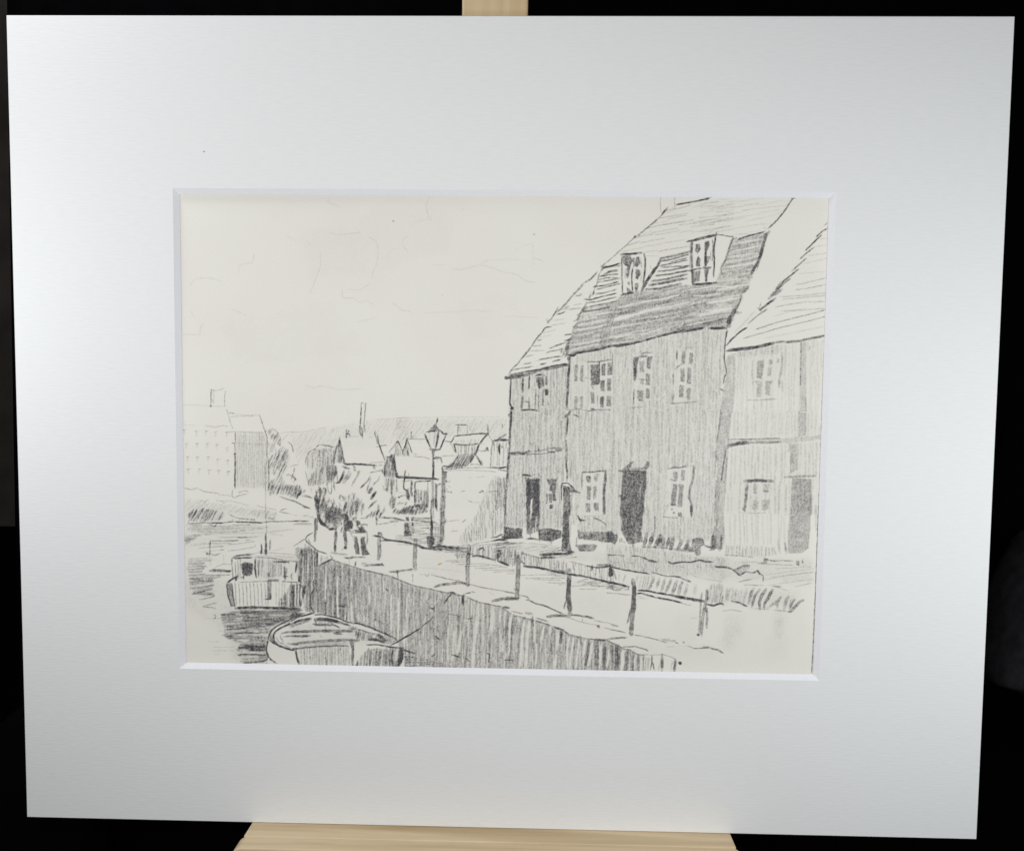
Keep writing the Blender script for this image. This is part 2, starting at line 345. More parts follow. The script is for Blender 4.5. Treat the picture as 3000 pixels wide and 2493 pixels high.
t('C4'); L("1996 1600 1965 1615", .95, 8)
t('D2'); L("160 0 145 70", .95, 7)
t('C5'); L("90 1530 100 1620", .9, 9); L("60 1320 30 1460", .7, 6)
# ---- quay wall, upright piling
QT = [[886,1609],[903,1600],[927,1613],[932,1655],[974,1640],[1009,1653],[1070,1671],[1141,1687],[1210,1715],[1248,1723],[1309,1737],[1362,1747],[1405,1765],[1467,1777],[1493,1795],[1501,1802],[1568,1817],[1620,1835],[1648,1845],[1673,1861],[1725,1872],[1778,1875],[1830,1902],[1843,1903],[1869,1917],[1888,1920]]
QP = QT+[[1880,1985],[1184,1985],[1180,1920],[1160,1874],[1034,1825],[960,1800],[920,1793],[900,1793],[892,1785],[893,1730],[880,1715],[868,1680],[876,1640]]
cur('drawn_quay_wall'); t('N')
H(QP, 90, 7, 5, .33, 60, rag=8); H(QP, 89, 13, 7, .2, 80); H(QP, 91, 9, 2.6, .28, 24, skip=.3)
H([[870,1625],[886,1609],[925,1613],[930,1790],[892,1790],[880,1715]], 88, 7, 5, .45, 60)
H([[930,1655],[1010,1655],[1060,1675],[1010,1820],[930,1795]], 90, 9, 6, .3, 70)
for i in range(4, len(QT)-1): stamp(pts([QT[i], QT[i+1]]), 4, .62)
t('D2'); 
for s, w in [("590 0 590 400", 4), ("790 0 788 400 795 690", 5), ("1020 0 1025 150", 3), ("1022 440 1030 740", 5), ("1320 150 1322 450", 5), ("1558 60 1558 250", 4), ("1690 300 1682 600 1690 900", 5), ("1810 400 1805 980", 5), ("1900 880 1900 1150", 6), ("1140 650 1150 740", 7), ("1240 650 1230 750", 5), ("920 640 920 700", 5), ("1430 740 1430 840", 4)]: E(s, w)
t('D3')
for s, w in [("35 300 35 1000", 5), ("185 250 165 620", 4.5), ("520 180 515 330", 5), ("752 210 752 300", 5), ("1038 280 1030 560", 5), ("1380 390 1340 800 1300 1150 1280 1450", 10), ("1620 440 1600 700 1580 900", 11), ("1750 480 1740 700", 6), ("1835 500 1810 800", 5), ("1940 560 1900 800 1880 1200", 7), ("870 800 862 1350", 4.5), ("965 850 940 1350", 5), ("1095 850 1050 1100 1020 1250", 9), ("1265 350 1260 600", 5), ("150 830 145 1050", 5), ("1460 400 1450 560", 5), ("780 1000 770 1380", 4), ("1790 1000 1780 1200", 5)]: E(s, w, .75)
t('D4')
for s, w in [("110 570 75 700 55 1250", 7), ("215 600 235 690", 9), ("320 680 280 1000 245 1450", 7), ("405 680 370 1000 345 1450", 9), ("495 650 480 1050", 4.5), ("660 740 600 1020", 7), ("770 750 745 880", 9), ("880 830 880 900 865 1150", 10), ("1072 930 1035 1200 1040 1450", 5), ("1150 930 1100 1250 1080 1470", 6), ("1245 960 1200 1300 1180 1470", 6), ("1345 990 1300 1280", 8), ("1460 1010 1400 1400", 8), ("1600 1080 1565 1470", 8), ("1740 1150 1700 1450", 6), ("1965 1180 1940 1500", 8), ("860 1250 810 1470", 10), ("530 1050 510 1400", 4)]: E(s, w, .85)
for s, w, d in [("1530 1000 1530 1480", 15, .55), ("1660 1080 1650 1480", 11, .65), ("945 830 930 1050", 9, .85), ("1400 990 1380 1200 1330 1480", 9, .6), ("455 590 470 740", 7, .65), ("340 545 450 560", 8, .6), ("520 690 600 700", 8, .5), ("150 590 130 900", 12, .35), ("30 560 30 1200", 10, .35), ("830 800 980 820", 6, .7), ("790 780 800 860", 8, .6), ("1860 1070 1880 1480", 9, .6), ("1250 930 1280 1100", 8, .4), ("1500 990 1700 1000", 9, .6), ("680 750 660 960", 9, .45)]: L(s, d, w)
L("0 1330 70 1320 130 1335", .6, 3)
t('D5')
for s, w in [("205 1180 185 1500", 10), ("510 1270 505 1500", 9), ("395 1300 400 1490", 3)]: E(s, w, .85)
for s, w, d in [("15 1050 20 1480", 12, .4), ("125 1080 135 1480", 13, .5), ("285 1170 250 1500", 13, .5), ("365 1280 350 1500", 8, .35), ("465 1250 460 1500", 9, .4), ("685 1250 680 1380 660 1500", 4, .8), ("700 1370 725 1500", 5, .65), ("860 1240 850 1510", 9, .78), ("1078 1320 1062 1515", 9, .68), ("820 1370 790 1510", 4, .28), ("1030 1350 1000 1510", 4, .28)]: L(s, d, w)
H("540 1280 660 1290 650 1500 530 1500", 90, 6, 4, .42, 40); dot(1150, 1380, 10, .95)
L("430 1240 560 1240 700 1245 860 1240 980 1270 1080 1320", .42, 3); L("200 1115 240 1110 400 1105 500 1130 615 1165", .7, 3.4); L("590 1160 620 1185", .7, 4)
t('D3')
for s, w, d in [("900 200 1000 215", 7, .98), ("930 220 850 320 790 400", 5, .85), ("1130 240 1115 290 1120 420", 8, .92), ("1150 220 1260 205", 3.6, .8), ("1270 185 1320 202", 4, .85), ("1800 445 1885 462", 9, .95), ("560 460 630 480 640 420", 5, .85), ("630 480 640 510", 4, .8), ("1215 645 1265 635", 8, .85), ("650 930 755 1003", 5, .85), ("930 1240 1075 1282", 4.6, .95), ("1160 1290 1215 1345", 5, .8), ("1515 1220 1560 1240 1545 1370", 4, .88), ("1790 1335 1960 1330", 3.4, .6), ("625 930 640 980", 3.4, .8), ("590 1275 640 1240", 6, .75), ("620 800 640 940", 3, .5), ("1050 0 1000 40", 6, .3)]: L(s, d, w)
H("150 1270 780 1330 780 1430 150 1430", 5, 7, 4, .35, 40); L("690 520 860 550 1200 640", .3, 3)
t('D2'); L("780 480 920 492", .8, 5); L("1590 185 1635 240", .9, 4); L("945 650 940 740", .8, 4); L("1400 700 1580 790", .5, 3); L("880 470 900 480", .6, 14); L("750 200 740 680", .4, 8)
t('C5')
L("390 1110 395 1350", .95, 6); L("420 1352 640 1240", .95, 6); L("650 1215 640 1250", .8, 5); L("645 1225 610 1180", .7, 3.4); L("430 1115 550 1155", .9, 5); L("200 910 230 850 330 800", .9, 4.2); L("195 910 240 970 380 1090 440 1120", .8, 4.4); L("0 1025 150 930 200 912", .6, 3.4)
L("240 900 290 1000", .5, 4); H("440 1200 600 1200 520 1300 440 1300", 85, 7, 5, .6, 25); H("0 1050 100 1040 150 1150 60 1160", 55, 8, 5, .7, 20); H("200 980 380 1110 390 1340 130 1300 100 1150", 88, 8, 5, .4, 50); L("130 1060 130 1170", .85, 6)
E("160 1200 155 1700", 3, .7); E("240 1100 240 1500", 3, .7); E("335 1150 330 1600", 3, .7); E("540 1350 540 1740", 3.4, .8)
cur('drawn_quay_wall', 'orange_fleck')
FLECK = (1160+730/5.703, 1460+1095/5.703)
# ---- pavement edge stones
cur('drawn_kerb_stones'); t('C5')
L("840 1215 940 1228 1000 1212 1190 1210", .7, 5); Z("840 1205 930 1205 990 1180 1000 1215 940 1240", .5); L("1035 1280 1028 1370", .85, 4); H("1140 1310 1490 1315 1495 1352 1140 1350", 8, 6, 5, .7, 30); L("1470 1310 1490 1355", .8, 6)
H("1600 1430 1700 1425 1996 1405 1996 1445 1700 1455 1610 1475", 5, 6, 5, .6, 30); L("1740 1460 1742 1570", .5, 4); L("1605 1455 1680 1450", .7, 6); L("930 1250 925 1330", .4); L("620 1135 900 1165", .35, 4); H("620 1120 890 1150 890 1180 700 1180", 0, 7, 4, .3, 25)
t('C6'); H("0 1195 280 1180 280 1205 60 1215 40 1260 10 1250", 3, 6, 5, .5, 25); L("275 1250 280 1400", .45, 3.4); L("380 1270 500 1275", .25); L("490 1270 520 1300 545 1265", .5, 4); L("20 1200 30 1350", .35, 4)
L("580 1270 800 1330 950 1360 1060 1378 1160 1415 1250 1440", .6, 3.4); L("640 1475 750 1445 900 1430 1050 1405 1150 1420", .6, 9); L("650 1480 700 1478", .6, 6); L("1080 1400 1200 1440", .6, 7)
L("1250 1440 1450 1490 1700 1530 1880 1560 1996 1590", .62, 3.2); L("1610 1715 1750 1680 1880 1665 1996 1670", .65, 10); L("1550 1560 1650 1620", .3)
t('D4'); L("0 190 100 205 160 225", .65, 3.4); L("0 320 150 308 240 290", .6, 9); L("240 250 370 275 400 320", .6, 4); L("350 330 400 330", .8, 6); L("400 335 500 380 700 440 900 530 980 565", .85, 4.4); L("620 400 700 450", .6, 4)
L("700 605 850 590 1100 595", .7, 9); L("700 600 750 610", .6, 8); L("1090 575 1300 598 1470 630", .75, 6); L("1400 610 1475 635", .6, 8); L("1490 665 1700 710 1890 765", .5, 3); L("980 600 1290 700 1540 750", .45, 3); L("1290 620 1290 690", .45, 3)
dot(1555, 765, 7, .8); L("1570 750 1575 800", .6, 6); L("1640 790 1800 825 1996 865", .5, 3); L("1700 985 1850 965 1996 955", .5, 6); L("100 515 300 560", .5, 4); L("520 630 720 690", .5, 5)
t('D5'); L("0 745 60 755 120 770", .5, 4); L("0 825 120 845 250 875", .5, 3.2); L("0 968 270 955", .5, 6); L("380 905 600 950 800 1000 930 1045", .62, 3.4); H("780 965 1080 990 1080 1030 930 1035", 5, 5, 4, .4, 30); L("1075 1035 1130 1055", .7, 3.6); dot(1215, 1035, 5, .7)
L("1290 1098 1400 1135 1640 1125", .65, 3.6); L("1540 1115 1650 1120", .7, 7); L("1660 1130 1780 1160 1880 1220", .75, 5.5); L("940 1110 1060 1105", .35); L("1100 1100 1280 1095", .18); L("1330 640 1450 620", .28)
# ---- road shading
cur('drawn_road'); t('C6')
LL(.5, 2.4, "920 1075 1170 1060", "1010 1105 1200 1098 1500 1090", "1130 1135 1400 1128 1560 1120", "1320 1170 1780 1150", "1450 1195 1996 1190", "1620 1230 1996 1210", "1850 1260 1996 1245", "1500 1100 1700 1120 1880 1160", "820 1050 1150 1030")
LL(.15, 2.4, "360 1150 700 1180 1150 1230", "1280 1245 1320 1260", "560 1240 700 1265")
H("300 330 560 320 720 420 720 800 350 750 150 620 240 600 290 480", 0, 6.5, 3, .48, 30); H("0 620 260 600 290 800 0 760", 5, 6, 3, .35, 30); H("350 830 1180 840 1180 1000 1000 940 560 860", 3, 6, 3, .42, 35)
H("1000 880 1200 850 1240 1060 1000 980", 60, 7, 3.4, .45, 25); L("1020 950 1030 1000", .8, 6)
t('B4'); LL(.45, 2.6, "500 1220 900 1215 1180 1220", "650 1240 1100 1250", "880 1295 1180 1295", "430 1170 900 1160 1100 1190", "1060 1325 1180 1320", "1280 1350 1560 1340", "1400 1400 1700 1400")
H("830 1120 1190 1150 1190 1200 1000 1190", 0, 6, 3, .45, 20); H("1290 1290 1500 1230 1996 1310 1996 1410 1600 1350", 8, 6, 3.4, .42, 22); dot(1875, 1465, 4, .4)
t('B5'); H("0 1310 350 1390 340 1420 0 1400", 10, 6, 3.6, .45, 22); LL(.5, 3, "30 1380 150 1430 240 1410", "0 1460 380 1500"); H("500 1500 700 1560 660 1590 500 1560", 10, 6, 3, .28, 20)
cur('drawn_road', 'smudge'); t('D6'); 
for s, w in [("250 620 330 800 260 1100", 70), ("1100 540 1090 800 1060 1000", 40), ("220 900 150 1200", 60)]: L(s, .07, w, taper=1)
# ---- verge in front of the houses
cur('drawn_verge'); t('C6')
H("1240 790 1480 800 1996 860 1996 1130 1880 1110 1500 1000 1240 960", 88, 7.5, 3.8, .5, 35); L("1380 860 1450 825 1480 880", .8, 4.4); L("1710 880 1700 1040", .97, 5.5); L("1680 870 1745 872", .85, 6)
t('B4'); H("60 770 440 770 640 850 780 860 1000 900 1230 960 1250 1120 800 1050 480 1000 440 930 200 990 60 930", 90, 7.5, 3.6, .5, 35); H("1290 960 1700 1030 1996 1040 1996 1280 1300 1150", 90, 8.5, 2.8, .42, 35)
L("50 740 90 790 60 900", .8, 5)
L("760 830 900 820 1100 815 1300 795", .95, 9); L("780 870 1000 875", .8, 8); L("1510 1010 1700 1040 1900 1030", .9, 4.2); L("1700 1000 1990 1010", .65, 8); Z("1905 1040 1960 1040 1992 1180 1915 1192", 1.0); L("1625 1000 1620 1100", .8, 6); L("440 800 640 850 830 900", .6, 3.4); L("430 940 500 985", .8, 4)
LL(.42, 2.6, "740 780 1110 700", "820 825 1110 740", "980 880 1290 830", "1100 890 1390 860", "60 700 480 690", "560 640 760 650 980 680", "760 700 900 690")
LL(.6, 3, "0 680 200 660 470 620", "0 640 200 620 290 628", "0 720 250 700"); L("1880 820 1996 840", .6, 3.2); L("1240 940 1500 1000", .45, 3); L("0 590 130 560 190 565", .95, 5); Z("100 500 190 520 190 600 130 600", .85); L("0 540 90 490 140 485", .6, 4)
H("0 620 1120 680 1120 780 800 800 400 760 0 740", 12, 10, 2.6, .3, 40)
t('B5')
H("0 640 500 700 1200 780 1500 860 1996 880 1996 1010 1780 1030 700 1140 200 1060 0 1000", 92, 6.5, 3, .28, 16, skip=.25); H("700 1140 1780 1030 1900 1040 1400 1190 1000 1190", 92, 7, 3, .12, 20)
L("0 830 150 835 300 845", .6, 3); L("400 845 500 850 600 875 700 930 830 955", .75, 5); L("700 920 820 940", .6, 7); L("1010 940 1075 972 1200 950 1400 950 1550 915 1640 940 1750 950", .92, 4.8); L("1540 915 1640 940", .6, 6)
L("0 1015 100 1040 220 1068 400 1098 600 1130 700 1150", .95, 5); L("740 1120 850 1150 1000 1190 1120 1185 1200 1200 1300 1250", .7, 4); L("1080 1185 1200 1205", .6, 6); L("1300 1245 1380 1272", .9, 8); L("1350 1130 1550 1220 1930 1275", .3, 2.4); L("1230 1025 1270 1040", .5, 4)
L("370 960 420 970", .5, 4); L("1780 1020 1850 1035 1996 1045", .75, 4)
H("450 1170 760 1180 700 1400 500 1380", 80, 8, 3.6, .3, 30)
for s, w, d in [("780 1200 760 1260 690 1400", 9, .5), ("870 1210 850 1280 820 1380", 9, .5), ("970 1210 940 1300 900 1440", 9, .42), ("1065 1240 1040 1300 970 1460", 10, .5), ("1160 1260 1110 1400 1085 1490", 11, .5), ("1250 1280 1210 1380 1190 1480", 11, .5), ("1330 1330 1290 1500", 11, .4), ("1480 1340 1450 1490", 13, .22), ("200 1130 190 1250", 5, .3), ("300 1150 260 1290", 5, .3), ("60 1200 60 1260", 5, .3), ("1230 1280 1260 1300", 7, .4)]: L(s, d, w)
L("30 1040 90 1080 130 1180 150 1250", .6, 4); Z("20 1040 80 1040 100 1150 60 1190 20 1190", .95)
t('B6')
for s, w, d in [("620 1390 590 1500 560 1630", 8, .3), ("730 1390 690 1480 645 1640", 10, .55), ("830 1410 760 1500 725 1600 700 1710", 9, .55), ("940 1400 860 1520 825 1620 835 1740", 10, .6), ("1050 1400 980 1540 920 1640 905 1730", 10, .65), ("1190 1530 1100 1620 960 1720", 9, .35), ("1180 1540 1120 1640 1130 1720", 9, .4), ("1320 1520 1270 1600 1240 1740", 10, .5), ("1420 1570 1370 1640 1340 1740", 9, .55), ("1560 1590 1490 1620 1420 1700 1350 1780", 10, .7), ("300 1400 280 1570", 9, .4), ("425 1440 410 1560", 8, .32), ("160 1310 170 1420", 10, .5), ("220 1500 200 1600", 6, .35), ("1370 1580 1330 1700", 9, .4)]: L(s, d, w)
H("0 1310 200 1330 230 1640 0 1640", 85, 8, 4, .35, 25); H("230 1380 560 1420 540 1640 230 1600", 88, 9, 4, .2, 30)
L("100 1020 300 1040 400 1090 480 1160 540 1150 600 1110 720 1130 800 1095 840 1150 890 1180 890 1270", .72, 5); L("420 1080 560 1015 650 1010 640 1060", .55, 8); L("800 1095 825 1150", .6, 7); L("440 1120 520 1185", .6, 6); Z("400 1080 560 1010 650 1010 600 1120 500 1180", .35)
L("810 970 900 965 960 980", .55, 6); Z("895 880 972 880 952 970 910 970", .65); L("900 885 1040 925 1380 930", .55, 4.4); L("960 985 1150 990 1380 1000", .42, 3.4); Z("1440 920 1500 930 1500 1000 1450 995", .7); L("1550 900 1545 940 1575 980", .6, 4); L("380 960 600 955 800 945", .3); L("240 835 560 850 720 870", .4, 4)
LL(.3, 3.2, "560 1330 900 1340", "1430 1360 1600 1320 1700 1300", "480 1280 600 1250 700 1235", "1100 1370 1300 1430", "650 1330 800 1340"); L("1040 1350 1200 1362", .65, 4.4)
LL(.18, 3.2, "940 1160 1300 1110 1750 1060", "900 1250 1300 1170 1740 1110", "950 1340 1300 1290 1740 1230", "1000 1200 1740 1120", "1100 1060 1700 1020", "450 1290 700 1230 870 1190")
L("0 1670 60 1685 120 1660 200 1640 215 1665", .82, 5); L("360 1600 500 1630 620 1690", .65, 5.4); t('D6'); L("480 400 560 430", .75, 6); L("150 510 300 490 480 522", .28, 4); L("1250 525 1300 530", .8, 7); L("1000 490 1230 520", .4, 4); L("650 470 930 485", .35, 3)
t('B6'); H("250 660 900 690 1100 700 1120 820 900 860 250 830", 88, 7, 4, .3, 30)
# ================================================================== right house
cur('drawn_house.right'); t('A6')
H("320 740 1400 570 1390 1745 280 1745", 90, 10, 4.5, .14, 80); H("1500 560 1810 510 1770 1745 1500 1745", 90, 11, 5, .12, 80); H("320 740 950 640 1120 600 1120 760 700 800 340 830", 88, 7, 4, .22, 30)
t('B3'); H("378 36 1850 36 1850 430 340 470", 90, 10, 5, .14, 80); H("300 640 1860 540 1800 1745 260 1745 290 900", 91, 11, 5, .18, 90)
t('B6'); H("262 152 1335 152 1300 660 250 640", 92, 12, 5, .17, 90)
t('A6'); Z("1410 580 1500 560 1500 1745 1390 1745", .36); L("1412 580 1405 900 1400 1300", .4, 4); L("1480 1480 1500 1740", .3, 4); L("1555 660 1540 730", .5, 5)
t('B3'); Z("1480 38 1612 38 1612 420 1480 450", .36); Z("1340 560 1465 560 1470 1000 1340 1080", .34)
Z("300 520 700 495 1200 478 1500 445 1860 425 1860 500 1300 560 800 565 330 620", .3); L("300 500 700 492 1180 478", .6, 4); L("310 612 500 562 650 550", .8, 11); L("650 545 900 550 1180 545", .4, 8)
t('A6'); L("170 725 320 710 500 688 760 650 950 598", .92, 10); L("950 598 1130 568", .65, 7); L("1130 590 1400 560 1600 520 1810 470", .62, 8); L("1430 545 1810 480", .4, 5); L("160 742 330 722", .6, 4); L("1120 590 1400 570", .3, 3)
cur('drawn_house.right', 'drawn_roof'); t('A3')
for s, w, d in [("1870 440 1820 480", 3.4, .6), ("1870 515 1780 575 1700 650", 4, .92), ("1780 615 1700 690 1540 850", 4, .9), ("1670 795 1560 880 1470 970", 4, .85), ("1565 955 1460 1040 1350 1140", 4, .82), ("1440 1115 1300 1235 1200 1320", 5, .88), ("1330 1250 1230 1330 1150 1400", 5, .6), ("1190 1310 1120 1430 1010 1550", 10, .62), ("1210 1400 1150 1450 1090 1500", 7, .6), ("1115 1535 1000 1620 880 1715", 7, .85), ("900 1600 870 1690", 4, .4), ("1250 1250 1150 1400 1050 1500", 5, .4), ("990 1700 900 1745", 4, .4)]: L(s, d, w)
LL(.2, 2.8, "1740 680 1870 665", "1680 795 1870 755", "1580 920 1870 880", "1500 1040 1860 960", "1440 1180 1850 1150")
LL(.38, 3, "1400 1340 1500 1330 1860 1240", "1390 1420 1550 1400 1850 1340", "1180 1520 1500 1500 1850 1465", "1100 1670 1500 1600 1840 1590", "1180 1730 1840 1690", "1200 1560 1840 1500")
t('A6'); L("840 40 700 130 520 280", .6, 4.4); L("510 340 380 420 270 520 160 640", .92, 5); L("640 60 480 240 300 420", .2, 5); L("690 10 740 60", .7, 6)
L("660 370 900 290 1060 240 1250 195 1500 130 1830 40", .52, 3.6); L("440 525 700 450 1000 360 1200 310 1500 240 1820 155", .48, 3.6); LL(.2, 3, "950 150 1300 60 1500 20", "800 520 1200 440 1800 320")
W = 'drawn_window'
cur('drawn_house.right', W); t('A6')
EZ("600 830 1120 780 1100 1500 520 1540", .4)
for s, d in [("680 900 800 870 790 1000 760 1190 665 1190", .58), ("880 860 940 880 930 950 880 970", .5), ("860 1000 920 1000 910 1160 850 1150", .4), ("1010 860 1060 860 1040 940 1010 930", .35), ("640 1250 760 1240 750 1500 670 1500 680 1290", .42), ("820 1230 960 1220 900 1300 900 1480 810 1450", .42)]: Z(s, d)
L("1095 760 1090 1000 1050 1200 1040 1340", .35, 7); L("610 880 590 1100 600 1300", .25, 4); L("500 1555 700 1550 1000 1530", .35, 4); L("620 1250 700 1230", .4, 4); L("1090 1220 1100 1400", .25, 5)
cur('drawn_house.right', W); t('B3')
L("570 1195 800 1185 1050 1195", .75, 10); L("625 1230 605 1450 590 1600 580 1690", .6, 9); L("550 1650 590 1700", .8, 6)
for s, d in [("720 1250 810 1240 790 1400 730 1400", .33), ("890 1240 1000 1240 980 1390 890 1380", .33), ("720 1510 820 1510 810 1670 710 1670", .36), ("870 1500 1000 1510 980 1670 870 1670", .4)]: Z(s, d)
L("895 1358 985 1365", .6, 5); L("730 1390 790 1390", .5, 4); L("650 1465 820 1470", .2); t('B6'); L("480 120 700 135 930 125", .28)
cur('drawn_house.right', 'drawn_door'); t('B3')
Z("1380 1140 1700 1150 1710 1300 1700 1760 1350 1760 1370 1200", .56); L("1240 1130 1500 1115 1750 1110", .4, 7); t('B6'); Z("1348 162 1690 162 1680 400 1650 720 1540 800 1300 800 1310 400", .54); L("1255 620 1275 810", .5, 6); L("1140 600 1170 800", .25, 8)
cur('drawn_house.right', 'drawn_door'); L("1765 0 1780 420", .25, 8)
# ================================================================== middle house
MIDW = [[1673,1046],[1751,1024],[1800,1018],[1888,1000],[1975,976],[2063,962],[2128,965],[2124,1014],[2123,1040],[2126,1089],[2114,1145],[2111,1200],[2101,1270],[2096,1323],[2101,1358],[2108,1480],[2100,1568],[2060,1592],[1955,1580],[1885,1565],[1780,1562],[1692,1555],[1684,1480],[1670,1420],[1664,1323],[1660,1226],[1668,1100]]
cur('drawn_house.middle'); t('N')
H(MIDW, 90.5, 9, 3.8, .17, 60, skip=.12); H(MIDW, 90, 14, 6, .11, 110); H(MIDW, 91, 9, 2.2, .16, 14, skip=.5)
t('A6')
Z("190 800 320 760 315 1300 275 1760 60 1760 110 1380 165 1080 160 900", .4); E("255 860 255 1300", 4, .5)
t('B3'); Z("178 38 365 38 330 450 290 900 240 1760 70 1760 100 1300 130 1000 90 700 130 400", .42); L("262 680 230 900 190 1200", .7, 4.6); L("200 0 185 120 150 350 110 560", .4, 3); L("290 800 270 1000", .4, 5)
t('B6'); Z("75 164 238 164 250 500 220 740 30 720 40 500 100 300", .5); Z("30 500 110 500 120 700 20 720", .6); L("190 500 180 740", .6, 7)
t('A6'); L("172 380 150 500 135 700 130 850 150 1000 162 1085 130 1180 115 1280", .85, 4.2); L("60 1375 110 1390", .8, 6); L("185 380 165 500", .4, 4)
t('B2'); L("1890 0 1860 250 1830 480", .4, 3); L("1800 700 1830 860", .4, 8)
t('A4'); L("1060 700 1150 710 1200 672 1500 622 1700 572 1996 532", .92, 7); L("1100 690 1500 600", .5, 8)
t('A5'); L("0 650 90 655 250 620 500 560", .97, 6); L("500 560 700 500 1000 425 1200 400 1500 345", .92, 7); L("1560 350 1700 355 1870 352", .9, 9); L("1050 395 1500 335", .55, 6); L("1150 285 1500 272 1900 190", .62, 4); H("1160 270 1860 200 1860 350 1560 345 1060 390", 12, 9, 4, .25, 40); EZ("1060 330 1250 300 1220 360 1060 380", .5); EZ("1580 290 1860 230 1850 320 1580 330", .6)
t('A4'); Z("1055 720 1115 720 1110 850 1078 1000 1055 1000 1080 850", .82); L("1085 850 1075 1000 1065 1200 1050 1400 1058 1500", .78, 7); L("1100 1520 1080 1560 1030 1592 1060 1605", .92, 8); L("1055 1600 1060 1745", .8, 5); L("1160 1570 1220 1600", .6, 4)
t('B1'); L("1218 130 1210 300 1190 450", .75, 6); Z("1170 500 1215 500 1222 680 1218 870 1172 850 1180 600", .62); L("1195 850 1200 1020 1212 1100 1200 1190", .75, 6); dot(1205, 1020, 5, .7); L("1190 860 1190 960", .7, 7); L("1140 900 1140 1200", .35, 4); L("1280 850 1260 1150", .4, 4)
t('B1'); L("1310 85 1400 118", .6, 4)
cur('drawn_house.middle', 'drawn_chimney'); t('A2'); L("925 60 922 160 930 290", .42); L("1132 60 1130 150 1138 240", .45, 2.8)
cur('drawn_house.middle', 'drawn_roof')
t('A2'); L("1150 175 1300 150 1500 115 1650 78", .95, 5); L("1560 70 1690 65", .5, 3)
H("1150 190 1660 95 1996 66 1996 640 1750 570 1300 690 1370 780 900 900 700 870 350 870 160 1000 560 640 1020 230", 10, 13, 3, .3, 60, skip=.15)
L("1030 215 990 260 930 345", .8, 5.4); L("930 340 850 410 760 490 660 570 560 640", .65, 3.6); L("560 640 480 710 400 790 300 870 230 940", .62, 3.6); L("230 940 130 1020 60 1080", .5, 4); dot(550, 638, 7, .8); dot(610, 625, 5, .5); L("870 400 800 460", .5, 5)
LL(.2, 3, "1100 200 1120 300", "920 290 1100 280", "700 520 1300 400")
t('A3'); H("0 110 700 66 1340 72 1330 130 1240 260 1150 380 1000 510 900 560 560 660 500 600 250 600 0 600", 9, 13, 3, .22, 60, skip=.15)
L("1400 75 1350 95 1330 130 1240 260 1150 380 1080 450 1000 520", .8, 4.6); L("1390 72 1350 80", .6, 6)
L("560 688 650 650 750 620 860 595 960 562", .9, 5); L("930 500 980 540", .4)
t('A2'); L("75 1105 130 1085 200 1070 330 1030", .98, 5.4); L("50 1070 90 1080 120 1060", .6, 4); L("80 1080 70 1130", .6, 4)
t('A1')
for s, d in [("1630 1150 1700 1140 1790 1125", .75), ("1570 1195 1680 1160 1790 1140", .75), ("1520 1225 1650 1200 1800 1190", .85), ("1500 1275 1650 1240 1800 1245", .65), ("1490 1310 1650 1280 1830 1250", .65), ("1430 1375 1600 1350 1810 1300", .85), ("1480 1410 1600 1385 1830 1325", .75), ("1470 1480 1600 1460 1780 1410", .65), ("1300 1555 1400 1560 1550 1520 1780 1470", .85), ("1320 1610 1500 1590 1780 1520", .75), ("1320 1680 1500 1640 1780 1580", .75), ("1300 1740 1500 1710 1700 1660", .75), ("1560 1105 1620 1090 1850 1060", .5)]: L(s, d, 4)
L("1560 1110 1510 1230 1490 1340 1450 1400 1440 1500", .55, 3.6); L("1560 1100 1570 1130", .7, 6); L("1450 1440 1420 1500", .7, 6); L("1400 1490 1370 1560", .8, 6); L("1330 1620 1300 1740", .6, 8)
t('A2'); Z("920 935 1360 840 1340 900 930 985", .42); L("920 960 1100 925 1370 855", .7, 4)
for s, w, d in [("920 1000 1100 970 1330 900", 4.6, .8), ("900 1070 1100 1030 1320 980", 4.4, .75), ("1060 1020 1310 950", 4, .6), ("930 1090 1100 1080 1340 1070", 4.4, .8), ("880 1150 1100 1125 1330 1075", 5, .78), ("840 1215 1100 1180 1330 1135", 5.4, .8), ("790 1290 1000 1265 1100 1240 1320 1190", 6.4, .75), ("750 1355 1000 1310 1310 1250", 7.6, .78), ("700 1412 900 1400 1230 1325", 7, .72)]: L(s, d, w)
MR = [[1817,866],[1826,858],[1878,854],[1940,846],[1997,832],[2025,838],[2095,832],[2100,812],[2114,786],[2136,733],[2150,695],[2162,703],[2236,685],[2249,682],[2237,735],[2222,768],[2206,804],[2196,826],[2194,846],[2178,860],[2170,886],[2158,906],[2150,930],[2136,945],[2130,960],[2063,957],[1975,971],[1888,995],[1800,1013],[1751,1019],[1671,1039],[1663,1004],[1677,984],[1691,940],[1711,908],[1760,895],[1800,885]]
t('N'); H(MR, 11, 8, 5.8, .33, 70, rag=6); H(MR, 88, 7, 3, .18, 14, skip=.3); H(MR, 12, 15, 7, .2, 60)
H([[1880,858],[2095,840],[2100,900],[2060,930],[1900,960],[1800,985],[1790,900]], 12, 9, 6, .2, 60)
t('A5')
for s, w in [("0 212 150 180 300 140 500 80 800 -5", 6), ("1370 150 1600 100 1950 20", 8), ("0 345 500 260 1100 150", 3), ("0 510 250 470 500 440 900 330", 3.6), ("1240 300 1500 250", 5)]: E(s, w, .7)
t('A2')
for s, w in [("300 1680 640 1600 900 1560 1200 1490", 5), ("620 1745 1000 1670 1380 1590", 5), ("1350 1420 1700 1370 1996 1370", 4), ("1600 1612 1800 1590 1996 1550", 6), ("1650 1745 1960 1690", 6), ("1400 1510 1800 1480", 3)]: E(s, w, .75)
t('A3')
